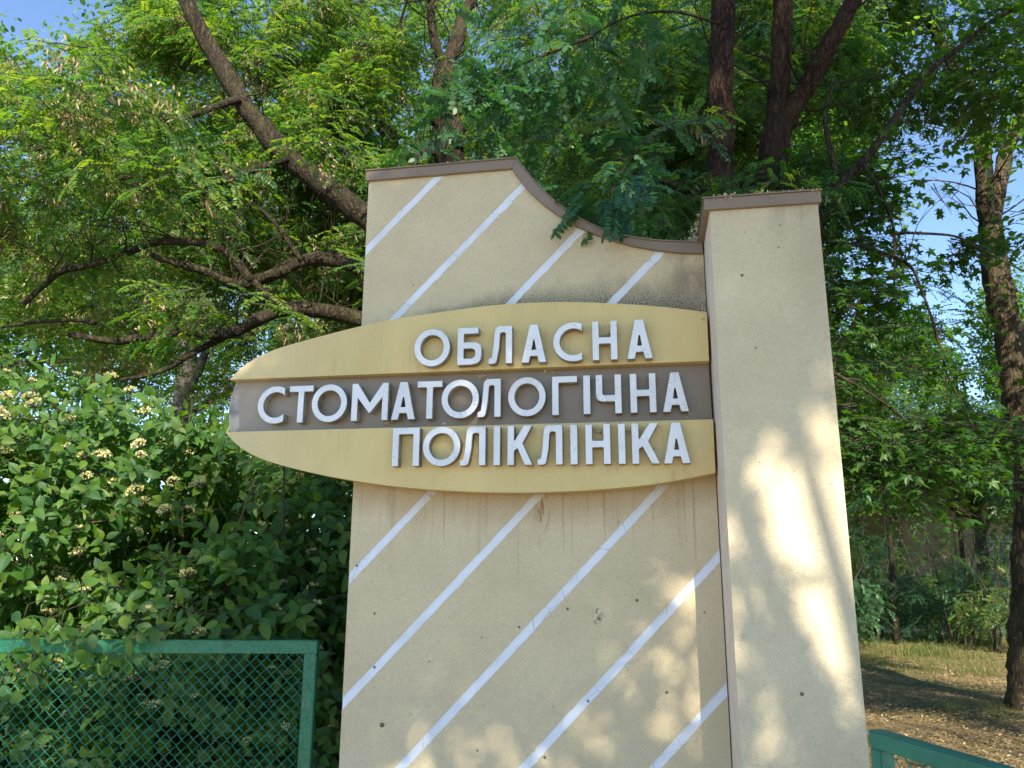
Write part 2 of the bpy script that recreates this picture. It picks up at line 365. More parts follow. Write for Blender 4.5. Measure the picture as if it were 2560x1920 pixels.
for j in range(len(ys)-1):
    for i in range(nx-1): gf.append((j*nx+i, j*nx+i+1, (j+1)*nx+i+1, (j+1)*nx+i))
ground = tag(world_obj('ground', gv, gf, M_GROUND, smooth=True), kind='structure')
road = MB(); road.add([(-30, 19.6, 0.03), (60, 15.6, 0.03), (60, 20.2, 0.03), (-30, 24.4, 0.03)], [(0, 1, 2, 3)])
tag(road.build('road', M_ASPH), kind='structure')
kb = MB(); kb.add([(-30,24.4,-0.05),(60,20.2,-0.05),(60,20.35,-0.05),(-30,24.55,-0.05),(-30,24.4,0.11),(60,20.2,0.11),(60,20.35,0.11),(-30,24.55,0.11)],
       [(0,1,5,4),(4,5,6,7),(1,2,6,5),(2,3,7,6),(3,0,4,7)])
tag(kb.build('kerb', m_plain('kerb_concrete', (0.16,0.15,0.135),(0.11,0.105,0.095), 4, 0.9)), kind='structure')
street = MB(); street.add([(-60, -14, 0.03), (60, -14, 0.03), (60, -1.6, 0.03), (-60, -1.6, 0.03)], [(0, 1, 2, 3)])
tag(street.build('bounce_pavement', m_plain('bounce_paving', (0.46,0.40,0.32),(0.38,0.33,0.26), 2, 0.9)), kind='structure')  # unseen paving, made pale and widened to bounce light onto the wall

# ------------------------------------------------------------------ entrance wall
WX0, WX1, WT = -1.464, 0.333, 0.22
cap_outer = [(914,428),(1291,396)] ; 
curve_out = [(1291,396),(1310,423),(1332,448),(1369,487),(1418,527),(1466,557.5),(1521,579),(1582,594),(1643,602),(1704,606),(1753,606.5)]
curve_in = [(1280,420),(1299,449),(1320,475),(1369,518),(1424,554),(1491,587),(1564,609),(1603,618),(1643,625),(1704,631),(1752,633)]
YC = -0.022
co = [P2(x, y, YC) for x, y in curve_out]; ci = [P2(x, y, YC) for x, y in curve_in]
co[-1] = (WX1-0.003, co[-1][1]); ci[-1] = (WX1-0.003, ci[-1][1])
def smooth_poly(pts, n):
    a = np.array(pts); t = np.r_[0, np.cumsum(np.hypot(*np.diff(a, axis=0).T))]; t /= t[-1]
    tt = np.linspace(0, 1, n); px_ = np.polyfit(t, a[:, 0], 5); pz_ = np.polyfit(t, a[:, 1], 5)
    r = np.c_[np.polyval(px_, tt), np.polyval(pz_, tt)]; r[0] = a[0]; r[-1] = a[-1]; return [tuple(q) for q in r]
co = smooth_poly(co, 28); ci = smooth_poly(ci, 28)
tl_o = P2(914, 428, YC); tl_i = P2(914, 451, YC)
wall = empty('entrance_wall', ((WX0+WX1)/2, WT/2, 0), 'beige stucco entrance wall with white diagonal stripes and a swooping brown coping', 'wall')
outline = [(WX0, 0.0), (WX1, 0.0), (WX1, ci[-1][1]+0.01)] + [(x, z+0.012) for x, z in ci[::-1][1:-1]] + [(ci[0][0], ci[0][1]+0.012), (WX0, tl_i[1]+0.012)]
v, f = prism(outline, 0.005, WT-0.005); fix_normals(world_obj('wall_core', v, f, M_WSTR, wall))
# stripes: z - x*TS = c, stripe edges at c +- hw
TS = math.tan(R(45.9)); u45 = Vector((math.cos(R(45.9)), math.sin(R(45.9))))
stripe_c = []
for a, b in (((915,626),(1098,438)),((989,791),(1312,460)),((1275,760),(1455,570)),((1534,756),(1650,628)),((872,1446),(1079,1229)),((856,1762),(1344,1238)),((1006,1920),(1650,1217)),((1315,1920),(1795,1388)),((1640,1920),(1814,1724))):
    p, q = P2(*a, 0), P2(*b, 0); stripe_c.append(((p[1]-TS*p[0])+(q[1]-TS*q[0]))/2)
stripe_c[3] = (stripe_c[3]+stripe_c.pop(4))/2      # upper and lower halves of one stripe
stripe_c = sorted(stripe_c, reverse=True)
stripe_c.append(stripe_c[-1]-0.57); stripe_c.append(stripe_c[-1]-0.57)
stripe_c = [stripe_c[0]+0.57] + stripe_c
HW = 0.0290
def clip(poly, c, keep_above):
    out = []
    val = lambda p: (p[1]-TS*p[0]-c)*(1 if keep_above else -1)
    for i in range(len(poly)):
        p, q = poly[i], poly[(i+1) % len(poly)]; a, b = val(p), val(q)
        if a >= 0: out.append(p)
        if (a >= 0) != (b >= 0):
            t = a/(a-b); out.append((p[0]+(q[0]-p[0])*t, p[1]+(q[1]-p[1])*t))
    return out
def rough_edges(poly, cs):
    out = []
    nrm = (-math.sin(R(45.9)), math.cos(R(45.9)))
    for i in range(len(poly)):
        p, q = poly[i], poly[(i+1) % len(poly)]; out.append(p)
        on = any(abs(p[1]-TS*p[0]-c) < 1e-5 and abs(q[1]-TS*q[0]-c) < 1e-5 for c in cs)
        L = math.hypot(q[0]-p[0], q[1]-p[1])
        if on and L > 0.03:
            k = int(L/0.016)
            for j in range(1, k):
                t = j/k; x = p[0]+(q[0]-p[0])*t; z = p[1]+(q[1]-p[1])*t
                jj = 0.0022*noise.noise(Vector((x*60, z*60, 0))) + 0.0022*noise.noise(Vector((x*9, z*9, 3))) - (0.004 if noise.noise(Vector((x*14, z*14, 8))) > 0.5 else 0)
                out.append((x+nrm[0]*jj, z+nrm[1]*jj))
    return out
bounds = [99] + stripe_c + [-99]
for i in range(len(bounds)-1):
    hi, lo = bounds[i]-HW, bounds[i+1]+HW
    pl = clip(clip(outline, lo, True), hi, False)
    if len(pl) < 3: continue
    v, f = prism(rough_edges(pl, (lo, hi)), 0.0, 0.006)
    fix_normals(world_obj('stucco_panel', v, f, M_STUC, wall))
for c in stripe_c:
    pl = clip(clip(outline, c-HW-0.006, True), c+HW+0.006, False)
    if len(pl) < 3 : continue
    v, f = prism(pl, 0.0035, 0.0048); fix_normals(world_obj('white_stripe', v, f, M_WSTR, wall))
# coping
v, f = prism([tl_i, (ci[0][0], ci[0][1]), (co[0][0], co[0][1]), tl_o], YC, WT+0.02)
fix_normals(world_obj('coping', v, f, M_CAP, wall), 0.002)
v, f = prism([(x, z) for x, z in co] + ci[::-1], YC-0.001, WT+0.021)
fix_normals(world_obj('coping', v, f, M_CAP, wall), 0.0015)
# thin drip edge standing proud on the coping's top
for pts in ([tl_o, co[0]], co):
    pp = [(x, z) for x, z in pts]; qq = [(x, z+0.006) for x, z in pts][::-1]
    v, f = prism(pp+qq, YC-0.008, WT+0.028); fix_normals(world_obj('drip_edge', v, f, M_CAP, wall))

# ------------------------------------------------------------------ pillar
PY, PX0, PX1 = -0.385, 0.333, 0.812
pz = at(1900, 514, PY).z
pillar = empty('gate_pillar', ((PX0+PX1)/2, 0, 0), 'tall beige stucco pillar with brown metal cap right of the sign', 'pillar')
pb = MB(); pb.box((PX0+0.005, PY+0.006, 0), (PX1-0.005, 0.30, pz)); fix_normals(pb.build('pillar_core', M_PSIDE, pillar))
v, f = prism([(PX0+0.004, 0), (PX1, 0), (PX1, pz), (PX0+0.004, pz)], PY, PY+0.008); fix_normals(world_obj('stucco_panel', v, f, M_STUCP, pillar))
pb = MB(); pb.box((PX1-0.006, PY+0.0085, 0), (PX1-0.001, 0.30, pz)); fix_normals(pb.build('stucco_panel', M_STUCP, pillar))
zc0, zc1 = at(1900, 515, PY-0.02).z, at(1900, 487, PY-0.02).z
pb = MB(); pb.box((PX0-0.02, PY-0.02, zc0), (PX1+0.012, 0.32, zc1)); fix_normals(pb.build('cap', M_CAP, pillar), 0.002)
pb = MB(); pb.box((PX0-0.027, PY-0.027, zc1+0.0005), (PX1+0.018, 0.327, zc1+0.006)); fix_normals(pb.build('drip_edge', M_CAP, pillar))

# ------------------------------------------------------------------ the sign
sign = empty('clinic_sign', (-0.9, YB, 2.4), 'boat-shaped yellow and brown sign with raised white Cyrillic letters on the wall', 'sign')
def dense(pts, n=60):
    a = np.array(pts); t = np.r_[0, np.cumsum(np.hypot(*np.diff(a, axis=0).T))]; tt = np.linspace(0, t[-1], n)
    # Catmull-like smoothing through cubic resample
    from_x = np.interp(tt, t, a[:, 0]); from_z = np.interp(tt, t, a[:, 1])
    for _ in range(6):
        from_x[1:-1] = (from_x[:-2]+2*from_x[1:-1]+from_x[2:])/4; from_z[1:-1] = (from_z[:-2]+2*from_z[1:-1]+from_z[2:])/4
    return list(zip(from_x, from_z))
te = dense(top_edge); be = dense(bot_edge)
v, f = prism(te + band1_bot, YB, -0.0015); fix_normals(world_obj('upper_band', v, f, M_YEL, sign), 0.002)
v, f = prism(be[::-1] + [band3_top[1], band3_top[0]], YB, -0.0015); fix_normals(world_obj('lower_band', v, f, M_YEL, sign), 0.002)
larc = [P2(x, y, YM) for x, y in ((594,954),(583,975),(575,1002),(571,1032),(572,1060),(575,1084))]
rz1, rz2 = P2(1771, 915, YM), P2(1781, 1052, YM)
b1l, b3l = P2(594, 940, YM), P2(575, 1090, YM)
v, f = prism([(b1l[0]+0.0, b1l[1])] + larc[1:-1] + [b3l, (rz2[0], rz2[1]-0.03), (rz1[0], rz1[1]+0.04)], YM+0.003, -0.003)
fix_normals(world_obj('middle_core', v, f, M_PLAST, sign))
s1, s2 = P2(596, 940, YM), P2(599, 1090, YM)
v, f = prism([s1, s2, (rz2[0]-0.003, rz2[1]-0.03), (rz1[0]-0.003, rz1[1]+0.04)], YM, YM+0.002)
fix_normals(world_obj('middle_band', v, f, M_BRN, sign))

# letters ------------------------------------------------------------
S = 0.0310     # stroke
def fillet(pts, seg=5):
    """pts: (x, y, r) -> rounded polygon"""
    out = []; n = len(pts)
    for i in range(n):
        x, y, r = pts[i]; p0 = Vector(pts[i-1][:2]); p = Vector((x, y)); p1 = Vector(pts[(i+1) % n][:2])
        if r <= 0: out.append((x, y)); continue
        a = (p0-p).normalized(); b = (p1-p).normalized(); ang = a.angle(b)
        if ang > 3.1: out.append((x, y)); continue
        d = min(r/math.tan(ang/2), (p0-p).length*0.48, (p1-p).length*0.48)
        for k in range(seg+1):
            t = k/seg; q = (p+a*d)*(1-t)**2 + p*2*t*(1-t) + (p+b*d)*t*t; out.append((q.x, q.y))
    return out
def arc(cx, cz, rx, rz, a0, a1, n=28):
    return [(cx+rx*math.cos(R(a0+(a1-a0)*i/n)), cz+rz*math.sin(R(a0+(a1-a0)*i/n))) for i in range(n+1)]
def glyph(ch, w, h):
    s = S; r = 0.006
    if ch == 'О':
        return [arc(w/2, h/2, w/2, h/2, 0, 360, 56)[:-1], arc(w/2, h/2, w/2-s, h/2-s, 0, 360, 56)[:-1]]
    if ch == 'С':
        rx, rz = h/2, h/2; cx = rx; xr = w
        a = math.degrees(math.acos(min(1, (xr-cx)/rx))); b = math.degrees(math.acos(min(1, (xr-cx)/(rx-s))))
        return [arc(cx, rz, rx, rz, a, 360-a, 44) + arc(cx, rz, rx-s, rz-s, 360-b, b, 44)]
    if ch == 'А':
        t = s*0.62; cx = w/2; k = (cx-t)/h       # outer edge slope
        bw = s*1.12; zb = h*0.17; zc = h*0.33
        out = [(0,0,0),(bw,0,0),(bw+k*zb+0.001,zb,0.003),(w-bw-k*zb-0.001,zb,0.003),(w-bw,0,0),(w,0,0),(cx+t,h,0.001),(cx-t,h,0.001)]
        hb = max(0.008, w/2-bw-k*zc-0.0)
        hole = [(cx-hb,zc,0.003),(cx+hb,zc,0.003),(cx+0.003,h*0.60,0.003),(cx-0.003,h*0.60,0.003)]
        return [fillet(out), fillet(hole)]
    if ch == 'Н':
        z0, z1 = h*0.5-s/2, h*0.5+s/2
        return [fillet([(0,0,0),(s,0,0),(s,z0,r),(w-s,z0,r),(w-s,0,0),(w,0,0),(w,h,0),(w-s,h,0),(w-s,z1,r),(s,z1,r),(s,h,0),(0,h,0)])]
    if ch == 'І': return [[(0,0),(w,0),(w,h),(0,h)]]
    if ch == 'Т':
        c = w/2
        return [fillet([(c-s/2,0,0),(c+s/2,0,0),(c+s/2,h-s,r),(w,h-s,0),(w,h,0),(0,h,0),(0,h-s,0),(c-s/2,h-s,r)])]
    if ch == 'Г': return [fillet([(0,0,0),(s,0,0),(s,h-s,r),(w,h-s,0),(w,h,0),(0,h,0)])]
    if ch == 'П': return [fillet([(0,0,0),(s,0,0),(s,h-s,r),(w-s,h-s,r),(w-s,0,0),(w,0,0),(w,h,0),(0,h,0)])]
    if ch == 'М':
        c = w/2; q = s*0.62
        return [fillet([(0,0,0),(s,0,0),(s,h*0.62,0),(c-0.002,h*0.20,0.002),(c+0.002,h*0.20,0.002),(w-s,h*0.62,0),(w-s,0,0),(w,0,0),(w,h,0),(w-s*0.95,h,0),(c,h*0.47,0.003),(s*0.95,h,0),(0,h,0)])]
    if ch == 'К':
        return [fillet([(0,0,0),(s,0,0),(s,h*0.36,0.004),(s*1.55,h*0.43,0.002),(w-s*1.15,0,0),(w,0,0),(w*0.60,h*0.55,0),(w-s*0.05,h,0),(w-s*1.30,h,0),(s,h*0.58,0.004),(s,h,0),(0,h,0)])]
    if ch == 'Л':
        r1 = 0.030
        a = [(w-s,0,0),(w,0,0),(w,h,0),(w*0.27,h,r1),(w*0.20,h*0.45,0.10),(w*0.14,h*0.16,0.05),(0,h*0.13,0),(0,0,0.001),(w*0.32,0.0,0.075),(w*0.44,h*0.42,0.10),(w*0.48,h-s,0.016),(w-s,h-s,0.012)]
        return [fillet(a, 8)]
    if ch == 'Ч':
        z1, z0 = h*0.49, h*0.49-s
        z0 = h*0.31
        return [fillet([(w-s,0,0),(w,0,0),(w,h,0),(w-s,h,0),(w-s,z0+s,r),(s,z0+s,0.012),(s,h,0),(0,h,0),(0,z0,0.036),(w-s,z0,r)], 8)]
    if ch == 'Б':
        zt = h*0.60
        o = [(0,0,0),(w,0,h*0.27),(w,zt,h*0.27),(s,zt,r),(s,h-s,r),(w*0.86,h-s,0),(w*0.86,h,0),(0,h,0)]
        i_ = [(s,s,r),(w-s,s,h*0.14),(w-s,zt-s,h*0.14),(s,zt-s,r)]
        return [fillet(o, 9), fillet(i_, 7)]
def letter_mesh(ch, w, h, depth):
    cu = bpy.data.curves.new('letter', 'CURVE'); cu.dimensions = '2D'; cu.fill_mode = 'BOTH'
    cu.extrude = depth/2-0.0012; cu.bevel_depth = 0.0012; cu.bevel_resolution = 0; cu.offset = -0.0012
    for c in glyph(ch, w, h):
        sp = cu.splines.new('POLY'); sp.points.add(len(c)-1); sp.use_cyclic_u = True
        for p, q in zip(sp.points, c): p.co = (q[0], q[1], 0, 1)
    o = bpy.data.objects.new('tmp', cu); col.objects.link(o)
    dg = bpy.context.evaluated_depsgraph_get(); me = bpy.data.meshes.new_from_object(o.evaluated_get(dg))
    bpy.data.objects.remove(o); bpy.data.curves.remove(cu)
    me.name = 'letter'
    me.materials.clear(); me.materials.append(M_LET); me.materials.append(M_LSIDE)
    for p in me.polygons: p.material_index = 0 if abs(p.normal.z) > 0.5 else 1; p.use_smooth = False
    return me
rows = [
 (YB, [('О',1036,1124.5,824,916),('Б',1144,1203.7,819,910),('Л',1222,1280,816,909),('А',1304,1365,810,905),('С',1383,1455,808,903),('Н',1481,1543,804,900.6),('А',1567,1630,798,895.7)]),
 (YM, [('С',644.4,710,968,1060),('Т',722,781,966,1058.5),('О',779.5,867,962.5,1052),('М',879.4,970,957,1051),('А',979,1038,953.7,1047),('Т',1043,1105,952.7,1047),('О',1104,1197,949.5,1043),('Л',1194.6,1251.5,947,1041.5),('О',1270.4,1364,945,1038),('Г',1380.4,1443,940.6,1036),('І',1458.5,1475.4,938,1036),('Ч',1490,1553.5,937,1035),('Н',1575.6,1640,934.8,1033),('А',1656,1720,930.5,1029)]),
 (YB, [('П',981,1048,1070,1167.6),('О',1057,1150.5,1070,1164),('Л',1150.5,1213.5,1065,1161),('І',1234,1250,1065,1162.5),('К',1268.8,1330.6,1064,1162),('Л',1344,1406,1061.7,1161),('І',1426,1443.5,1061,1161),('Н',1464,1525.8,1060,1160),('І',1546,1563,1059,1160),('К',1580,1648,1058.4,1159),('А',1658.6,1724,1056.8,1159)])]
for ri, (yb, L) in enumerate(rows):
    yf = yb-YL; info = []
    for ch, l, r_, t, b in L:
        mx, my = (l+r_)/2, (t+b)/2
        x0, x1 = at(l, my, yf).x, at(r_, my, yf).x; z1, z0 = at(mx, t, yf).z, at(mx, b, yf).z
        info.append([ch, x0, x1, z0, z1])
    xc = np.array([(i[1]+i[2])/2 for i in info]); zb = np.polyfit(xc, [i[3] for i in info], 1); zt = np.polyfit(xc, [i[4] for i in info], 1)
    print('row', ri, 'base', np.polyval(zb, xc[[0, -1]]), 'h', (np.polyval(zt, xc)-np.polyval(zb, xc)).mean(), [round(i[2]-i[1], 3) for i in info])
    for ch, x0, x1, z0, z1 in info:
        x = (x0+x1)/2; b_ = np.polyval(zb, x); t_ = np.polyval(zt, x)
        if ch in 'ОС': b_ -= 0.002; t_ += 0.002
        me = letter_mesh(ch, x1-x0, t_-b_, YL)
        o = link('letter', me, sign); o['label'] = 'raised white letter'
        o.location = Vector((x0, yb-YL/2-0.0008, b_)) - sign.location
        o.rotation_euler = (R(90), 0, 0)

# ------------------------------------------------------------------ gates
def frame_bar(name, a, b, wd, hd, mat, parent):
    """box bar between a and b (centre line), wd horizontal, hd vertical-ish"""
    a, b = Vector(a), Vector(b); d = (b-a).normalized()
    up_ = Vector((0, 0, 1)) if abs(d.z) < 0.7 else GN_DIR[0]
    s_ = d.cross(up_).normalized(); t_ = s_.cross(d).normalized()
    vv = [p + s_*(i*wd/2) + t_*(j*hd/2) for p in (a, b) for i, j in ((-1,-1),(1,-1),(1,1),(-1,1))]
    return fix_normals(world_obj(name, vv, [(0,3,2,1),(4,5,6,7),(0,1,5,4),(1,2,6,5),(2,3,7,6),(3,0,4,7)], mat, parent), 0.004, 2)
GN_DIR = [Vector((1, 0, 0))]
def gate(name, label, c0, d, width, ztop, zbot, tube, mat, pitch=0.054, wire_r=0.0017, mids=()):
    """c0: outer top corner (x,y); d: horizontal unit direction of the leaf"""
    d = Vector((d[0], d[1], 0)).normalized(); GN_DIR[0] = d; c0 = Vector((c0[0], c0[1], 0)); nrm = Vector((-d.y, d.x, 0))
    root = empty(name, c0, label, 'gate')
    H = Vector((0, 0, 1)); t = tube/2
    frame_bar('top_rail', c0+H*(ztop-t), c0+d*width+H*(ztop-t), tube, tube, mat, root)
    frame_bar('bottom_rail', c0+d*tube+H*(zbot+t), c0+d*(width-tube)+H*(zbot+t), tube*0.97, tube*0.97, mat, root)
    for q in (t, width-t) + tuple(mids):
        frame_bar('post', c0+d*q+H*(zbot-0.02), c0+d*q+H*(ztop-tube-0.0005), tube*0.985, tube*0.985, mat, root)
    # woven wires: each zigzags down and hooks into its neighbours
    zz = np.arange(ztop-tube*0.9, zbot+tube*0.9, -pitch*0.5)
    def wire(flip):
        m_ = MB(); pts = []
        for i, z in enumerate(zz):
            sx = (1 if (i % 2) ^ flip else -1)*pitch*0.26
            pts.append(Vector((sx*1.06+0.0025*noise.noise(Vector((i*0.9, flip*9, 2))), (0.0035 if (i % 2) else -0.0035), z)))
        pts2 = []
        for i in range(len(pts)-1):
            pts2 += [pts[i].lerp(pts[i+1], 0.06), pts[i].lerp(pts[i+1], 0.94)]
        m_.tube(pts2, wire_r, 4, cap=False)
        return mesh_np('wire', m_.v, m_.f, [M_WIRE], smooth=True)
    wm = [wire(0), wire(1)]
    k = 0; q = tube+pitch*0.25
    while q < width-tube:
        o = link('wire', wm[k % 2], root); o.location = d*q + nrm*(0.004*math.sin(k*0.7)); o.rotation_euler = (0, 0, math.atan2(d.y, d.x))
        k += 1; q += pitch*0.5
    return root
gl_r = at(797, 1600, 0.06)
gdir = Vector((-math.cos(YAW+0.02), -math.sin(YAW+0.02), 0))
gate('chain_link_gate', 'green framed chain-link gate leaf under the flowering shrub, left of the wall', (gl_r.x, gl_r.y), gdir, 2.6, gl_r.z, 0.10, 0.062, M_GREEN, mids=())
# right leaf
zt2 = 1.17
ga = ground_at(2186, 1822, zt2); gb = ground_at(2505, 1915, zt2)
gd = (gb-ga).normalized()
gate('chain_link_gate', 'faded green gate leaf corner at the bottom right, opening towards the street', (ga.x, ga.y), gd, 2.0, zt2, 0.10, 0.047, M_GREEN2)

# ------------------------------------------------------------------ building beyond the road
M_HWALL = m_plain('yellow_house_render', (0.34,0.28,0.17), (0.24,0.195,0.13), 1.1, 0.9)
M_HROOF = m_plain('grey_roof_sheets', (0.42,0.38,0.40), (0.33,0.30,0.31), 1.5, 0.8)
M_GLASS = m_plain('dark_glass', (0.03,0.04,0.045), (0.05,0.06,0.06), 1, 0.08, 0.05, 0.01, 2)
M_WFR = m_plain('white_window_paint', (0.62,0.62,0.6), (0.5,0.5,0.48), 2, 0.6)
M_BARS = m_plain('bar_iron', (0.04,0.04,0.045), (0.06,0.05,0.05), 9, 0.5)
HB = ground_at(2500, 1507); hb_y = 29.0
bld = empty('low_house', (12, hb_y+4, 0), 'low yellow rendered house with pale roof beyond the road behind the trees', 'house')
b = MB(); b.box((2.0, hb_y, 0), (26, hb_y+8, 4.1)); b.build('house_wall', M_HWALL, bld)
b = MB(); b.box((1.96, hb_y-0.05, 0.0), (26.04, hb_y-0.002, 0.5)); b.build('plinth', M_PLAST, bld)
roof = MB(); roof.add([(1.4, hb_y-0.7, 4.12), (26.6, hb_y-0.7, 4.12), (26.6, hb_y+8.7, 4.12), (1.4, hb_y+8.7, 4.12), (3.4, hb_y+4, 7.2), (24.6, hb_y+4, 7.2)],
    [(3,2,1,0), (0,1,5,4), (1,2,5), (2,3,4,5), (3,0,4)]); rf = roof.build('roof', M_HROOF, bld)
for i in range(26):
    x = 1.9+i*0.98; t = MB(); k = min(1, max(0, (x-1.4)/2.0)); k2 = min(1, max(0, (26.6-x)/2.0)); kk = min(k, k2)
    t.tube([(x, hb_y-0.7, 4.15), (x, hb_y-0.7+4.7*kk, 4.15+3.08*kk)], 0.035, 4); t.build('roof_seam', M_HROOF, rf)
for wx in (4.0, 8.6, 13.3, 17.8):
    fr = MB()
    x0, x1, z0, z1 = wx-0.85, wx+0.85, 1.15, 2.85
    for a_, b_ in (((x0,z0),(x1,z0+0.08)),((x0,z1-0.08),(x1,z1)),((x0,z0+0.081),(x0+0.08,z1-0.081)),((x1-0.08,z0+0.081),(x1,z1-0.081)),((wx-0.05,z0+0.081),(wx+0.05,z1-0.081))):
        fr.box((a_[0], hb_y-0.06, a_[1]), (b_[0], hb_y+0.02, b_[1]))
    w_ = fr.build('window', M_WFR, bld)
    g = MB(); g.box((x0+0.06, hb_y-0.02, z0+0.06), (x1-0.06, hb_y-0.01, z1-0.06)); g.build('pane', M_GLASS, w_)
    g = MB(); g.box((x0-0.1, hb_y-0.14, z0-0.07), (x1+0.1, hb_y-0.003, z0-0.005)); g.build('sill', M_WFR, w_)
    g = MB()
    for i in range(13): g.tube([(x0+0.06+i*0.132, hb_y-0.11, z0-0.0), (x0+0.06+i*0.132, hb_y-0.11, z1)], 0.012, 4)
    for z in (z0+0.25, (z0+z1)/2, z1-0.25): g.tube([(x0, hb_y-0.10, z), (x1, hb_y-0.10, z)], 0.013, 4)
    g.build('window_bars', M_BARS, w_)
b = MB(); b.tube([(9.2, hb_y-0.12, 0.2), (9.2, hb_y-0.12, 4.0)], 0.07, 8); b.build('drainpipe', M_WFR, bld)

# ------------------------------------------------------------------ leaf prototypes
def frame_of(d, n):
    d = d.normalized(); s_ = d.cross(n)
    if s_.length < 1e-4: s_ = d.cross(Vector((0.3, 0.9, 0.2)))
    s_.normalize(); n2 = s_.cross(d); return d, s_, n2
def leaf_simple(mb, p, d, n, L, W, r, mi=0):
    d, s_, n2 = frame_of(d, n); dn = -n2*L*0.10
    mb.add([p, p+d*L*0.25+s_*W*0.42, p+d*L*0.65+s_*W*0.46+dn*0.5, p+d*L+dn, p+d*L*0.65-s_*W*0.46+dn*0.5, p+d*L*0.25-s_*W*0.42], [(0,1,2,3,4,5)], mi, r)
def leaf_ovate(mb, p, d, n, L, W, r, mi=0, droop=0.25, fold=0.18):
    d, s_, n2 = frame_of(d, n)
    prof = [(0.0, 0.0), (0.12, 0.30), (0.32, 0.49), (0.55, 0.47), (0.78, 0.27), (0.92, 0.08), (1.0, 0.0)]
    vs_, fs_ = [], []
    for t, w_ in prof:
        c = p + d*L*t - n2*L*droop*t*t
        vs_ += [c, c+s_*W*w_+n2*W*w_*fold, c-s_*W*w_+n2*W*w_*fold]
    for i in range(len(prof)-1):
        a, b_ = i*3, i*3+3
        if i == 0: fs_ += [(a, b_+1, b_), (a, b_, b_+2)]
        elif i == len(prof)-2: fs_ += [(a, a+1, b_), (a+2, a, b_)]
        else: fs_ += [(a, a+1, b_+1, b_), (a+2, a, b_, b_+2)]
    mb.add(vs_, fs_, mi, r)
def leaf_maple(mb, p, d, n, L, r, mi=0):
    d, s_, n2 = frame_of(d, n)
    ang = [(-150,.30),(-118,.62),(-95,.34),(-62,.86),(-36,.42),(-14,.72),(0,1.0),(14,.72),(36,.42),(62,.86),(95,.34),(118,.62),(150,.30)]
    c = p + d*L*0.35
    vs_ = [c]
    for a, q in ang:
        a = R(a); vs_.append(c + d*L*0.62*q*math.cos(a) + s_*L*0.62*q*math.sin(a) - n2*L*0.16*q*q)
    mb.add(vs_, [(0, i, i+1) for i in range(1, len(ang))], mi, r)
    mb.tube([p-d*L*0.25, c], 0.0012, 3, cap=False, mi=1)
def rob_leaf(mb, p, d, n, L, nl=7, r0=0.5, size=1.0):
    d, s_, n2 = frame_of(d, n); prev = p
    for i in range(nl):
        t = (i+1)/(nl+0.5); q = p + d*L*t - n2*L*0.18*t*t
        mb.add([prev+s_*0.0008, prev-s_*0.0008, q-s_*0.0006, q+s_*0.0006], [(0,1,2,3)], 1, r0)
        dd = (q-prev).normalized()
        for sg in (-1, 1):
            lf = 0.038*size*random.uniform(0.8, 1.15)
            di = (s_*sg + dd*0.35 - n2*random.uniform(0.0, 0.45)).normalized()
            nn = (n2 + s_*sg*random.uniform(-0.1, 0.4) + dd*random.uniform(-0.3, 0.3))
            leaf_simple(mb, q+di*0.003, di, nn, lf, lf*0.58, min(1, max(0, r0+random.uniform(-0.12, 0.12))))
        prev = q
    leaf_simple(mb, prev, (d-n2*0.5), n2, 0.036*size, 0.018*size, r0)
def proto(name, mb, mats):
    me = mesh_np(name, mb.v, mb.f, mats, mb.mi, mb.r)
    return bpy.data.objects.new(name, me)       # kept out of the scene: only its geometry is read
Z3 = Vector((0, 0, 1))
def rv(s_=1.0): return Vector((random.uniform(-s_, s_), random.uniform(-s_, s_), random.uniform(-s_, s_)))
def make_rob_twig(mats, pods=False, n=7):
    mb = MB(); pts = [Vector((0, 0, 0))]
    for i in range(5): pts.append(pts[-1]+Vector((0.085, random.uniform(-.025, .025), random.uniform(-.03, .012))))
    mb.tube(pts, [0.005, 0.0045, 0.004, 0.003, 0.0025, 0.0015], 4, mi=1)
    for i in range(n):
        t = (i+0.6)/n*5; k = min(4, int(t)); p = pts[k].lerp(pts[k+1], t-k)
        sg = 1 if i % 2 else -1
        d = Vector((random.uniform(.2, .9), sg*random.uniform(.5, 1), random.uniform(-.3, .35)))
        if i == n-1: d = Vector((1, 0, -0.3))
        rob_leaf(mb, p, d, Z3+rv(0.35), random.uniform(.15, .23), random.randint(6, 8), random.random())
    if pods:
        for i in range(9):
            p = pts[random.randint(1, 4)]+rv(0.02); q = p+Vector((random.uniform(-.03,.03), random.uniform(-.03,.03), -random.uniform(.04, .09)))
            mb.tube([p, q], 0.0012, 3, cap=False, mi=1)
            leaf_simple(mb, q, Vector((random.uniform(-.4,.4), random.uniform(-.4,.4), -1)), rv(), random.uniform(.05, .085), .014, random.random(), 2)
    return mb
def make_pod_cluster():
    mb = make_rob_twig(None, True, 5)
    for i in range(34):
        p = Vector((random.uniform(.05, .42), random.uniform(-.12, .12), random.uniform(-.10, .03)))
        leaf_simple(mb, p, Vector((random.uniform(-.5,.5), random.uniform(-.5,.5), -1)), rv(), random.uniform(.03, .065), .016, random.random(), 2)
    return mb
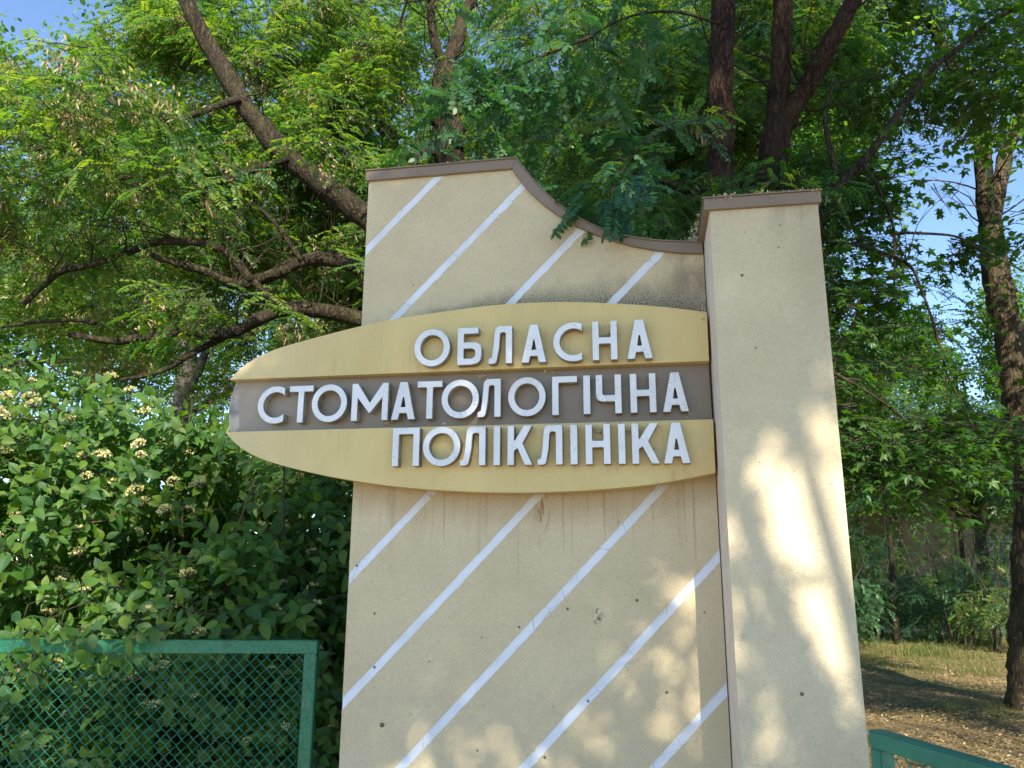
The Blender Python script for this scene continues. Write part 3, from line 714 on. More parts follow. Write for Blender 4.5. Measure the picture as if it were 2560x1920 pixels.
def make_dog_twig(flower=True, n=5):
    mb = MB(); L = 0.30; pts = [Vector((L*i/4, random.uniform(-.012, .012), 0.02*i*random.uniform(.2, 1))) for i in range(5)]
    mb.tube(pts, [0.004, 0.0035, 0.003, 0.0025, 0.002], 4, mi=1)
    for i in range(n):
        t = (i+0.5)/n*4; k = min(3, int(t)); p = pts[k].lerp(pts[k+1], t-k); rot = 90*(i % 2)+random.uniform(-20, 20)
        for sg in (-1, 1):
            a = R(rot); side = Vector((0, math.cos(a), math.sin(a)))*sg
            d = (side + Vector((0.55, 0, 0)) + rv(0.2)).normalized(); Lf = random.uniform(.065, .10)
            q = p + d*0.012; mb.tube([p, q], 0.0012, 3, cap=False, mi=1)
            leaf_ovate(mb, q, d, (Z3*0.55+Vector((0.8, 0, 0))+rv(0.3)), Lf, Lf*random.uniform(.50, .62), random.random())
    if flower: flower_head(mb, pts[-1]+Vector((0.02, 0, 0.015)), 3)
    return mb
def flower_head(mb, c, mi=0, n=46, rad=0.030):
    for i in range(n):
        a = random.uniform(0, 2*math.pi); q = rad*math.sqrt(random.random())
        p = c + Vector((0.012*random.uniform(-1, 1), q*math.cos(a), q*math.sin(a)))
        p = c + Vector((q*math.cos(a)*0.9, q*math.sin(a), 0.014*(1-(q/rad)**2)+random.uniform(-.006, .006)))
        s_ = random.uniform(.0036, .0064); u_ = rv().normalized(); v_ = u_.cross(rv()).normalized()
        r_ = random.random()
        mb.add([p-u_*s_, p-v_*s_*0.45, p+u_*s_, p+v_*s_*0.45], [(0,1,2,3)], mi, r_)
        mb.add([p-v_*s_, p+u_*s_*0.45, p+v_*s_, p-u_*s_*0.45], [(0,1,2,3)], mi, r_)
        if i % 4 == 0: mb.tube([c-Vector((0, 0, 0.02)), p], 0.0007, 3, cap=False, mi=1)
def make_broad_twig(kind='maple', n=9, L=0.55, size=0.13):
    mb = MB(); pts = [Vector((L*i/4, random.uniform(-.03, .03), random.uniform(-.03, .02))) for i in range(5)]
    mb.tube(pts, [0.006, 0.005, 0.004, 0.003, 0.002], 4, mi=1)
    for i in range(n):
        t = (i+0.5)/n*4; k = min(3, int(t)); p = pts[k].lerp(pts[k+1], t-k); sg = 1 if i % 2 else -1
        d = Vector((random.uniform(.1, .8), sg*random.uniform(.4, 1), random.uniform(-.35, .15)))
        q = p+d.normalized()*random.uniform(.05, .09)
        if kind == 'maple': leaf_maple(mb, q, d, Z3+rv(0.4), size*random.uniform(.75, 1.1), random.random())
        else: leaf_ovate(mb, q, d, Z3+rv(0.5), size*random.uniform(.7, 1.1), size*0.72, random.random(), 0, 0.2, 0.1)
    return mb
def make_far_clump(n=34, rad=0.42, size=0.11):
    mb = MB()
    for i in range(n):
        p = Vector((random.gauss(0.3, rad*0.5), random.gauss(0, rad*0.5), random.gauss(0, rad*0.30)))
        d = Vector((random.uniform(-.6, 1), random.uniform(-1, 1), random.uniform(-.7, .2))); s_ = size*random.uniform(.6, 1.15)
        leaf_simple(mb, p, d, Z3+rv(0.6), s_, s_*0.62, random.random())
    return mb
P_ROB = [proto('robinia_twig', make_rob_twig(None), [M_ROB, M_STEM, M_POD]) for _ in range(4)] + [proto('robinia_twig', make_rob_twig(None, True), [M_ROB, M_STEM, M_POD])]
P_ROBP = [proto('robinia_pod_twig', make_pod_cluster(), [M_ROB, M_STEM, M_POD]) for _ in range(2)]
P_ROBD = [proto('robinia_twig', make_rob_twig(None), [M_ROBD, M_STEM, M_POD]) for _ in range(4)]
P_DOG = [proto('dogwood_twig', make_dog_twig(False), [M_DOG, M_STEM, M_POD, M_FLOW]) for _ in range(4)]
P_DOGF = [proto('dogwood_twig', make_dog_twig(True), [M_DOG, M_STEM, M_POD, M_FLOW]) for _ in range(3)]
P_MAP = [proto('maple_twig', make_broad_twig('maple'), [M_MAP, M_STEM]) for _ in range(4)]
P_LIN = [proto('linden_twig', make_broad_twig('linden', 11, 0.5, 0.09), [M_LIN, M_STEM]) for _ in range(4)]
P_FAR = [proto('far_clump', make_far_clump(), [M_LIN]) for _ in range(4)]
P_FARM = [proto('far_clump', make_far_clump(26, 0.36, 0.13), [M_MAP]) for _ in range(3)]
def make_grass(n=16, h=0.14):
    mb = MB()
    for i in range(n):
        p = Vector((random.gauss(0, .05), random.gauss(0, .05), 0)); hh = h*random.uniform(.4, 1.1); ln = Vector((random.uniform(-.6,.6), random.uniform(-.6,.6), 0))*hh
        s_ = Vector((random.uniform(-1,1), random.uniform(-1,1), 0)).normalized()*0.0028
        mb.add([p-s_, p+s_, p+s_*0.7+ln*0.35+Z3*hh*0.6, p-s_*0.7+ln*0.35+Z3*hh*0.6], [(0,1,2,3)], 0, random.random())
        mb.add([p-s_*0.7+ln*0.35+Z3*hh*0.6, p+s_*0.7+ln*0.35+Z3*hh*0.6, p+ln+Z3*hh*0.95], [(0,1,2)], 0, random.random())
    return mb
def make_litter(n=22, rad=0.2):
    mb = MB()
    for i in range(n):
        p = Vector((random.uniform(-rad, rad), random.uniform(-rad, rad), random.uniform(.004, .022))); s_ = random.uniform(.018, .045)
        leaf_simple(mb, p, Vector((random.uniform(-1,1), random.uniform(-1,1), random.uniform(-.25,.25))), Z3+rv(0.35), s_, s_*0.5, random.random())
    return mb
P_GRASS = [proto('grass_tuft', make_grass(), [M_GRASS]) for _ in range(3)]
P_LITTER = [proto('litter_patch', make_litter(), [M_LITTER]) for _ in range(3)]

# geometry-nodes scatter of prototype geometry over a point cloud -----------------
_groups = {}
def scatter_group(protos):
    key = tuple(p.as_pointer() for p in protos)
    if key in _groups: return _groups[key]
    g = bpy.data.node_groups.new('foliage', 'GeometryNodeTree')
    g.interface.new_socket('Geometry', in_out='INPUT', socket_type='NodeSocketGeometry')
    g.interface.new_socket('Geometry', in_out='OUTPUT', socket_type='NodeSocketGeometry')
    nn = g.nodes; gi = nn.new('NodeGroupInput'); go = nn.new('NodeGroupOutput')
    jn = nn.new('GeometryNodeJoinGeometry')
    for p in protos[::-1]:
        oi = nn.new('GeometryNodeObjectInfo'); oi.inputs['Object'].default_value = p; oi.inputs['As Instance'].default_value = False
        g2 = nn.new('GeometryNodeGeometryToInstance'); g.links.new(oi.outputs['Geometry'], g2.inputs[0]); g.links.new(g2.outputs[0], jn.inputs[0])
    mp = nn.new('GeometryNodeMeshToPoints'); g.links.new(gi.outputs[0], mp.inputs[0])
    ip = nn.new('GeometryNodeInstanceOnPoints'); g.links.new(mp.outputs[0], ip.inputs['Points']); g.links.new(jn.outputs[0], ip.inputs['Instance'])
    ip.inputs['Pick Instance'].default_value = True
    def attr(name, typ):
        a = nn.new('GeometryNodeInputNamedAttribute'); a.data_type = typ; a.inputs['Name'].default_value = name
        return a.outputs['Attribute']
    e2r = nn.new('FunctionNodeEulerToRotation'); g.links.new(attr('rot', 'FLOAT_VECTOR'), e2r.inputs[0]); g.links.new(e2r.outputs[0], ip.inputs['Rotation'])
    g.links.new(attr('scl', 'FLOAT'), ip.inputs['Scale']); g.links.new(attr('pick', 'INT'), ip.inputs['Instance Index'])
    g.links.new(ip.outputs[0], go.inputs[0])
    _groups[key] = g; return g
def scatter(name, pts, rots, scl, picks, protos, parent=None):
    off = Vector(parent.location) if parent is not None else Vector((0, 0, 0))
    me = bpy.data.meshes.new(name); k = len(pts); me.vertices.add(k)
    me.vertices.foreach_set('co', (np.array(pts, dtype=np.float32)-np.array(off, dtype=np.float32)).ravel())
    a = me.attributes.new('rot', 'FLOAT_VECTOR', 'POINT'); a.data.foreach_set('vector', np.array(rots, dtype=np.float32).ravel())
    a = me.attributes.new('scl', 'FLOAT', 'POINT'); a.data.foreach_set('value', np.array(scl, dtype=np.float32))
    a = me.attributes.new('pick', 'INT', 'POINT'); a.data.foreach_set('value', np.array(picks, dtype=np.int32))
    for mm in protos[0].data.materials: me.materials.append(mm)
    o = link(name, me, parent); md = o.modifiers.new('foliage', 'NODES'); md.node_group = scatter_group(protos)
    return o
def crown(name, blobs, protos, parent, seed=0, clump=0.9, thr=-0.12, droop=(5, 45), scl=(0.8, 1.3), shell=0.55, weights=None, keep=None):
    """blobs: (centre, radii, count). Twigs point outwards from each blob's axis."""
    pts, rots, sc_ = [], [], []
    for c, rad, n in blobs:
        c = Vector(c); made = 0; tries = 0
        while made < n and tries < n*12:
            tries += 1
            u_ = Vector(rng.normal(size=3)).normalized(); q = shell + (1-shell)*rng.random() if rng.random() < 0.75 else rng.random()**0.5
            q *= 1 + 0.22*noise.noise(Vector(u_)*2.1 + Vector((seed, 0, 0)))
            p = Vector((c.x+u_.x*rad[0]*q, c.y+u_.y*rad[1]*q, c.z+u_.z*rad[2]*q))
            if p.z < 0.1: continue
            if noise.noise(p*clump + Vector((seed*3.1, 7, 1))) + 0.4*noise.noise(p*clump*2.7) < thr: continue
            if keep is not None and not keep(p): continue
            az = math.atan2(u_.y, u_.x) + rng.normal()*0.6
            pts.append(p); rots.append((R(rng.normal()*22), R(rng.uniform(*droop)), az)); sc_.append(rng.uniform(*scl)); made += 1
    return tag(scatter(name, pts, rots, sc_, rng.choice(len(protos), len(pts), p=weights), protos, parent), kind='stuff')

# branch helper: pixels at a stated depth -> world metres
def path(pix, y0, y1=None):
    y1 = y0 if y1 is None else y1; n = len(pix)
    raw = [at(x, yy, y0+(y1-y0)*i/max(1, n-1)) for i, (x, yy) in enumerate(pix)]
    return raw
def spline(pts, per=6):
    out = []; P = [pts[0]*2-pts[1]] + pts + [pts[-1]*2-pts[-2]]
    for i in range(1, len(P)-2):
        for k in range(per):
            t = k/per; a, b_, c, d = P[i-1], P[i], P[i+1], P[i+2]
            out.append(0.5*((2*b_)+(c-a)*t+(2*a-5*b_+4*c-d)*t*t+(3*b_-a-3*c+d)*t**3))
    out.append(pts[-1]); return out
def limb(name, pts, r0, r1, mat, parent, n=12, rough=0.22, per=6, flare=0.0):
    pts = spline(pts, per); k = len(pts)
    rad = [r0+(r1-r0)*i/(k-1) for i in range(k)]
    if flare:
        for i in range(k):
            z = pts[i].z
            if z < 0.5: rad[i] *= 1+flare*(1-z/0.5)**2
    mb = MB(); mb.tube(pts, rad, n, rough=rough, seed=pts[0].x*3)
    return mb.build(name, mat, parent, smooth=True)
def wander(p, d, L, k=6, w_=0.18):
    pts = [p]; d = d.normalized()
    for i in range(k): d = (d + rv(w_) ).normalized(); pts.append(pts[-1]+d*L/k)
    return pts
def side_branches(mb, pts, r, count, L, spread=1.0, up_=0.2):
    for i in range(count):
        q = pts[random.randint(1, len(pts)-1)]; d = Vector((random.uniform(-1, 1), random.uniform(-1, 1), random.uniform(-.3, .8)+up_))*spread
        w_ = wander(q, d, L*random.uniform(.5, 1.2), 7, 0.28); mb.tube(w_, [r*(1-0.85*k/7) for k in range(8)], 5)
        for j in range(3):
            s_ = w_[random.randint(2, 6)]; w2 = wander(s_, (w_[-1]-w_[0]).normalized()+rv(0.8), L*0.5*random.uniform(.5, 1.1), 5, 0.3)
            mb.tube(w2, [r*0.4*(1-0.8*k/5) for k in range(6)], 4)

# ================================================================== TREES
# --- A: leaning robinia behind the wall, limbs reaching left
bA = at(1010, 900, 3.4); bA.z = 0
tA = empty('robinia_tree', bA, 'leaning robinia whose thick dark limbs reach left over the flowering shrub', 'tree')
limb('trunk', [Vector((bA.x, bA.y, -0.1)), Vector((bA.x-0.05, bA.y, 1.4)), at(1000, 860, 3.4), at(1010, 700, 3.4), at(965, 590, 3.3)], 0.24, 0.17, M_BARK, tA, 14, flare=0.5)
LA = path([(965,590),(905,535),(800,455),(720,395),(655,320),(600,245),(545,150),(497,68),(440,-60),(380,-220)], 3.3, 2.4)
limb('limb', LA, 0.130, 0.078, M_BARK, tA, 12)
LB = path([(1000,740),(895,670),(826,649),(753,653),(692,682),(635,703),(586,710),(529,684),(456,662),(380,640)], 3.3, 2.3)
limb('limb', LB, 0.085, 0.028, M_BARK, tA, 10)
LC = path([(627,702),(570,633),(517,611),(448,603),(378,609),(305,637),(228,662),(155,678),(114,710),(60,760)], 2.7, 2.0)
limb('limb', LC, 0.046, 0.022, M_BARK, tA, 8)
LD = path([(1000,830),(900,796),(793,775),(712,775),(651,796),(590,828),(529,836),(448,828),(346,845),(285,853),(170,835)], 3.3, 2.0)
limb('limb', LD, 0.085, 0.025, M_BARK, tA, 10)
limb('limb', path([(590,828),(488,880),(430,915),(378,935),(300,950)], 2.7, 2.3), 0.035, 0.015, M_BARK, tA, 7)
limb('limb', path([(753,650),(712,592),(688,560),(650,520)], 2.9), 0.028, 0.012, M_BARK, tA, 7)
limb('limb', path([(635,705),(672,740),(708,766)], 2.7, 2.75), 0.035, 0.03, M_BARK, tA, 7)
limb('limb', path([(240,808),(175,800),(40,812),(-60,830)], 2.3), 0.022, 0.01, M_BARK, tA, 6)
limb('limb', path([(720,395),(590,440),(470,470),(350,440),(200,480)], 2.9, 2.1), 0.035, 0.012, M_BARK, tA, 7)
limb('limb', path([(600,245),(430,300),(300,290),(160,360),(20,380)], 2.7, 1.9), 0.04, 0.012, M_BARK, tA, 7)
tw = MB()
for L_ in (LA, LB, LC, LD): side_branches(tw, L_, 0.010, 14, 0.9)
tag(tw.build('twigs', M_BARK, tA), kind='stuff')
crown('crown', [((-4.7, 5.0, 4.5), (2.3, 1.1, 0.9), 230), ((-3.0, 5.1, 5.0), (1.4, 1.0, 1.0), 380), ((-4.3, 5.0, 6.4), (2.5, 1.1, 1.2), 700), ((-6.3, 4.4, 5.4), (1.8, 1.3, 1.6), 560),
    ((-3.3, 5.2, 7.6), (1.5, 1.0, 1.3), 420), ((-5.6, 5.2, 8.0), (2.8, 1.4, 1.4), 800), ((-4.6, 5.3, 9.6), (3.4, 1.2, 0.9), 520), ((-2.3, 3.9, 3.4), (1.2, 0.4, 0.35), 40)],
    P_ROB+P_ROBP, tA, 1, 1.15, 0.07, weights=[.19,.19,.19,.19,.12,.06,.06], droop=(-5, 35), keep=lambda p: p.z < 4.0 or p.x < -2.75-(p.y-4.5)*0.27)
crown('front_spray', [((-4.7, 1.6, 5.4), (0.9, 0.7, 0.8), 130), ((-5.4, 1.9, 4.7), (0.7, 0.6, 0.35), 45), ((-3.5, 1.5, 4.75), (0.35, 0.3, 0.2), 10), ((-2.75, 2.2, 5.5), (0.25, 0.2, 0.2), 9), ((-2.3, 2.3, 4.1), (0.5, 0.25, 0.12), 12), ((-3.3, 1.9, 3.75), (0.5, 0.3, 0.15), 14)],
    P_ROB+P_ROBP, tA, 11, 1.2, -0.02, weights=[.18,.18,.18,.18,.16,.06,.06], droop=(0, 40))

# --- B: upright robinia behind the wall's high end
def tree_from(pixbase, y, name, label, mat, rbase, **k):
    q = at(*pixbase, y); q.z = 0
    return empty(name, q, label, 'tree', **k), q
tB, bB = tree_from((1120, 600), 6.2, 'robinia_tree', 'upright grey-barked tree rising behind the high left end of the wall', M_BARK, .2)
TB = path([(1122,407),(1114,304),(1112,217),(1117,157)], 6.2)
limb('trunk', [Vector((bB.x, bB.y, -0.1)), Vector((bB.x, bB.y, 1.5))]+TB, 0.23, 0.165, M_BARK, tB, 14, 0.3, flare=0.5)
B1 = path([(1117,165),(1090,120),(1079,54),(1076,0),(1060,-120)], 6.2, 5.8); limb('limb', B1, 0.085, 0.05, M_BARK, tB, 9)
B2 = path([(1117,165),(1144,98),(1160,33),(1182,-10),(1230,-140)], 6.2, 6.6); limb('limb', B2, 0.12, 0.06, M_BARK, tB, 9)
limb('limb', path([(1125,390),(1150,340),(1175,300),(1193,265),(1205,200)], 6.1, 5.6), 0.045, 0.02, M_BARK, tB, 8)
limb('limb', path([(1100,385),(1065,378),(1046,388),(1032,415),(1030,450)], 6.1, 5.9), 0.05, 0.04, M_BARK, tB, 8)
limb('limb', path([(1150,470),(1250,420),(1380,370),(1460,330),(1520,300)], 6.3, 5.0), 0.06, 0.02, M_BARK, tB, 8)
limb('limb', path([(1340,385),(1310,340),(1330,260),(1380,230),(1440,190)], 5.6, 5.2), 0.035, 0.012, M_BARK, tB, 7)
tw = MB(); side_branches(tw, B1+B2+TB, 0.014, 26, 1.5); tag(tw.build('twigs', M_BARK, tB), kind='stuff')
crown('crown', [((-2.3, 7.8, 8.2), (2.0, 1.2, 1.6), 380), ((0.4, 7.9, 8.2), (2.2, 1.2, 1.8), 640), ((0.6, 7.2, 5.2), (1.9, 1.0, 1.2), 320), ((-1.2, 8.4, 10.4), (3.4, 1.4, 1.6), 620), ((-0.5, 8.6, 12.4), (4.2, 1.4, 1.2), 520), ((0.6, 5.6, 7.0), (0.9, 0.5, 0.7), 70)], P_ROB, tB, 2, 1.0, 0.0)

# --- C: thin forked tree left of B
tC, bC = tree_from((955, 700), 7.5, 'robinia_tree', 'thin forked tree between the leaning limb and the upright trunk', M_BARK, .1)
C0 = path([(985,420),(955,325),(938,217)], 7.5)
limb('trunk', [Vector((bC.x, bC.y, -0.1)), Vector((bC.x, bC.y, 2))]+C0, 0.11, 0.07, M_BARK, tC, 9, flare=0.4)
C1 = path([(938,217),(915,150),(900,100),(905,0),(890,-90)], 7.5); limb('limb', C1, 0.06, 0.03, M_BARK, tC, 8)
C2 = path([(938,217),(960,180),(987,141),(1000,60),(1030,-40)], 7.5, 7.2); limb('limb', C2, 0.045, 0.02, M_BARK, tC, 8)
tw = MB(); side_branches(tw, C0+C1+C2, 0.012, 14, 1.1); tag(tw.build('twigs', M_BARK, tC), kind='stuff')
crown('crown', [((-3.0, 8.9, 7.2), (1.7, 0.9, 1.6), 260), ((-2.8, 8.7, 4.6), (1.4, 0.9, 1.1), 200)], P_ROB, tC, 3, 0.9, -0.05)

# --- D: red-brown trunk behind the low end
tD, bD = tree_from((1790, 700), 3.7, 'robinia_tree', 'straight red-brown ridged trunk just behind the left edge of the pillar cap', M_BARKR, .14)
TD = path([(1793,600),(1795,488),(1803,325),(1803,163),(1811,0),(1822,-200)], 3.7)
limb('trunk', [Vector((bD.x, bD.y, -0.1)), Vector((bD.x, bD.y, 1.6))]+TD, 0.155, 0.115, M_BARKR, tD, 16, 0.25, flare=0.5)
limb('limb', path([(1795,470),(1720,480),(1660,455),(1600,440),(1540,400)], 3.6, 2.6), 0.03, 0.012, M_BARK, tD, 7)
ov = path([(1800,60),(1690,30),(1580,40),(1480,90),(1400,160)], 3.4, 0.9); limb('limb', ov, 0.016, 0.005, M_BARK, tD, 6)
ov2 = path([(1790,300),(1700,310),(1620,350),(1560,420),(1520,500)], 3.3, 0.3); limb('limb', ov2, 0.020, 0.006, M_BARK, tD, 6)
ov3 = path([(1480,90),(1380,130),(1270,180),(1190,260)], 1.3, 0.7); limb('limb', ov3, 0.014, 0.005, M_BARK, tD, 6)
tw = MB(); side_branches(tw, TD[2:], 0.012, 14, 1.4); side_branches(tw, ov+ov2+ov3, 0.005, 12, 0.5, 1, -0.3); tag(tw.build('twigs', M_BARK, tD), kind='stuff')
crown('crown', [((0.2, 5.4, 7.2), (1.8, 1.0, 1.3), 330), ((1.2, 5.6, 5.4), (1.3, 0.8, 1.1), 200), ((-0.7, 3.0, 5.3), (0.9, 0.7, 0.7), 100), ((-0.3, 3.4, 4.3), (0.8, 0.5, 0.4), 60), ((0.1, 1.8, 4.9), (0.55, 0.4, 0.25), 26)], P_ROBD+P_ROB, tD, 4, 1.0, -0.05)

# hanging compound leaves of the overhead branch: large enough to be parts
lf_protos = []
for _ in range(6):
    mb = MB(); rob_leaf(mb, Vector((0, 0, 0)), Vector((1, 0, 0)), Z3, random.uniform(.24, .30), 8, random.random(), 1.5)
    lf_protos.append(mesh_np('leaf', mb.v, mb.f, [M_ROBD, M_STEM], mb.mi, mb.r))
def put_leaf(parent, me, p, rot, s_=1.0):
    o = link('leaf', me, parent); o.location = Vector(p)-parent.location; o.rotation_euler = rot; o.scale = (s_,)*3
    return o
random.seed(21)
n_l = 0
for L_, cnt, spread in ((ov, 70, 0.45), (ov2, 72, 0.24), (ov3, 110, 0.36)):
    sp = spline(L_, 8)
    for i in range(cnt):
        k = int(len(sp)*(0.25+0.75*random.random()**0.7)); k = min(k, len(sp)-1)
        p = sp[k]+Vector((random.gauss(0, spread*0.6), random.gauss(0, spread*0.5), random.gauss(-0.05, spread*0.5)))
        put_leaf(tD, random.choice(lf_protos), p, (R(random.gauss(0, 25)), R(random.uniform(5, 60)), random.uniform(0, 6.28)), random.uniform(.8, 1.15)); n_l += 1
# the spray that hangs over the coping
tipc = at(1530, 545, -0.15)
for i in range(26):
    q = at(1600-random.random()*150, 430+random.random()*120, -0.12+random.random()*0.3)
    put_leaf(tD, random.choice(lf_protos), q, (R(random.gauss(0, 20)), R(random.uniform(20, 60)), R(random.uniform(150, 290))), random.uniform(.7, .95))

# --- E: forked dark trunk behind the pillar
tE, bE = tree_from((1915, 700), 4.3, 'robinia_tree', 'thick dark forked trunk rising behind the middle of the pillar cap', M_BARKR, .2)
TE = path([(1920,600),(1923,477),(1936,380),(1945,300)], 4.3)
limb('trunk', [Vector((bE.x, bE.y, -0.1)), Vector((bE.x, bE.y, 1.6))]+TE, 0.20, 0.155, M_BARKR, tE, 16, 0.25, flare=0.5)
E1 = path([(1944,320),(1945,250),(1952,163),(1956,80),(1958,0),(1950,-160)], 4.3, 4.1); limb('limb', E1, 0.125, 0.095, M_BARKR, tE, 12)
E2 = path([(1950,340),(1978,280),(2017,217),(2066,125),(2105,55),(2160,-50)], 4.3, 4.0); limb('limb', E2, 0.115, 0.085, M_BARKR, tE, 12)
limb('limb', path([(1935,460),(1880,462),(1825,460),(1780,455)], 4.2), 0.05, 0.03, M_BARKR, tE, 8)
tw = MB(); side_branches(tw, E1+E2, 0.014, 18, 1.4); tag(tw.build('twigs', M_BARKR, tE), kind='stuff')
crown('crown', [((1.8, 6.0, 7.6), (1.8, 1.0, 1.3), 330), ((2.0, 6.2, 8.8), (1.0, 0.9, 0.9), 200), ((3.0, 6.6, 10.2), (2.8, 1.2, 0.8), 380), ((1.35, 3.2, 5.4), (0.7, 0.4, 0.5), 36), ((2.6, 6.0, 4.6), (1.0, 0.8, 0.7), 90)], P_ROBD+P_ROB, tE, 5, 1.0, -0.05)

# --- F: maple with the curved branch right of the pillar
tF, bF = tree_from((2010, 900), 3.2, 'maple_tree', 'dark broad-leaved tree behind the pillar with a curved bough to the right', M_BARK, .1)
TF = path([(1990,700),(2030,590),(2046,543),(2075,500),(2100,457),(2155,408),(2219,325),(2311,192),(2398,119),(2470,60),(2560,10)], 3.2, 3.6)
limb('trunk', [Vector((bF.x, bF.y, -0.1)), Vector((bF.x, bF.y, 1.6))]+TF[:3], 0.11, 0.062, M_BARK, tF, 10, flare=0.5)
limb('bough', TF[2:], 0.062, 0.018, M_BARK, tF, 9)
limb('limb', path([(2092,440),(2075,370),(2063,311),(2066,260),(2090,200)], 3.25), 0.03, 0.014, M_BARK, tF, 7)
limb('limb', path([(2159,411),(2192,464),(2225,540),(2235,583),(2236,650),(2235,716)], 3.3), 0.022, 0.008, M_BARK, tF, 6)
limb('limb', path([(2235,583),(2292,583),(2384,590),(2437,616),(2530,663),(2600,700)], 3.3), 0.014, 0.006, M_BARK, tF, 6)
F4 = path([(1990,600),(2046,603),(2152,616),(2265,656),(2305,729),(2345,848),(2371,948),(2398,994),(2440,1080)], 3.1, 3.0); limb('limb', F4, 0.02, 0.006, M_BARK, tF, 6)
limb('limb', path([(2000,480),(2040,465),(2085,445)], 3.4, 3.25), 0.035, 0.03, M_BARK, tF, 7)
F6 = path([(2000,880),(2080,930),(2200,1000),(2330,1110),(2420,1190)], 3.0, 3.2); limb('limb', F6, 0.02, 0.006, M_BARK, tF, 6)
F7 = path([(2010,1080),(2120,1150),(2240,1230),(2340,1290)], 3.1, 3.4); limb('limb', F7, 0.016, 0.006, M_BARK, tF, 6)
tw = MB(); side_branches(tw, TF+F4+F6+F7, 0.006, 26, 0.8); tag(tw.build('twigs', M_BARK, tF), kind='stuff')
fpts = at(2260, 1060, 3.2)
crown('crown', [((2.15, 3.8, 2.85), (0.85, 0.7, 0.75), 330), ((1.75, 3.9, 4.0), (0.6, 0.6, 0.7), 170), ((2.9, 4.0, 2.7), (0.6, 0.7, 0.4), 60), ((2.5, 4.1, 4.15), (0.7, 0.5, 0.3), 45), ((2.75, 4.4, 5.7), (0.6, 0.4, 0.3), 60), ((3.0, 4.4, 4.9), (0.35, 0.4, 0.2), 22), ((1.9, 4.3, 5.3), (0.7, 0.6, 0.6), 130), ((3.4, 4.4, 6.9), (1.3, 0.8, 0.45), 150)],
      P_MAP, tF, 6, 1.3, 0.0, droop=(-5, 30), scl=(0.7, 1.05))
map_leaf = []
for _ in range(5):
    mb = MB(); leaf_maple(mb, Vector((0.03, 0, 0)), Vector((1, 0, 0)), Z3, random.uniform(.11, .15), random.random()); map_leaf.append(mesh_np('leaf', mb.v, mb.f, [M_MAP, M_STEM], mb.mi, mb.r))
for L_, cnt in ((F4, 70), (F6, 80), (F7, 60), (TF[5:], 60)):
    sp = spline(L_, 8)
    for i in range(cnt):
        p = sp[random.randint(len(sp)//6, len(sp)-1)]+Vector((random.gauss(0, .16), random.gauss(-.1, .16), random.gauss(0, .13)))
        put_leaf(tF, random.choice(map_leaf), p, (R(random.gauss(0, 22)), R(random.uniform(-10, 40)), random.uniform(0, 6.28)), random.uniform(.7, 1.1))

# --- G: mossy trunk at the right edge
gq = ground_at(2578, 1775); tG = empty('maple_tree', gq, 'big mossy-barked tree at the right edge of the park lawn', 'tree')
yg = gq.y
TG = path([(2578,1700),(2572,1600),(2575,1400),(2584,1250),(2572,1130),(2545,1000),(2520,830),(2490,680),(2474,560)], yg)
limb('trunk', [gq+Vector((0, 0, -0.1))]+TG, 0.23, 0.145, M_BARKG, tG, 18, 0.28, flare=0.45)
G1 = path([(2474,575),(2460,480),(2457,371),(2440,260),(2390,180),(2330,60)], yg, yg-0.3); limb('limb', G1, 0.12, 0.07, M_BARKG, tG, 12)
G2 = path([(2478,570),(2500,450),(2520,370),(2555,280),(2580,150)], yg, yg+0.3); limb('limb', G2, 0.11, 0.07, M_BARKG, tG, 12)
kn = MB(); kc = at(2506, 1065, yg-0.05)
kn.tube([kc+Vector((0.06,0,-0.03)), kc+Vector((0.0,-0.03,0)), kc+Vector((-0.05,-0.05,0.03))], [0.11, 0.09, 0.035], 9, rough=0.3); kn.build('burl', M_BARKG, tG, smooth=True)
tw = MB(); side_branches(tw, G1+G2+TG[5:], 0.014, 18, 1.5); tag(tw.build('twigs', M_BARKG, tG), kind='stuff')
crown('crown', [((4.9, 4.9, 7.2), (1.4, 1.3, 0.8), 210), ((5.2, 5.2, 5.4), (1.2, 1.2, 1.1), 170), ((3.5, 6.2, 9.3), (2.2, 1.4, 0.8), 260), ((5.4, 5.4, 3.9), (0.8, 1.0, 0.8), 60)], P_MAP+P_LIN, tG, 7, 1.0, -0.02, droop=(-5, 35))

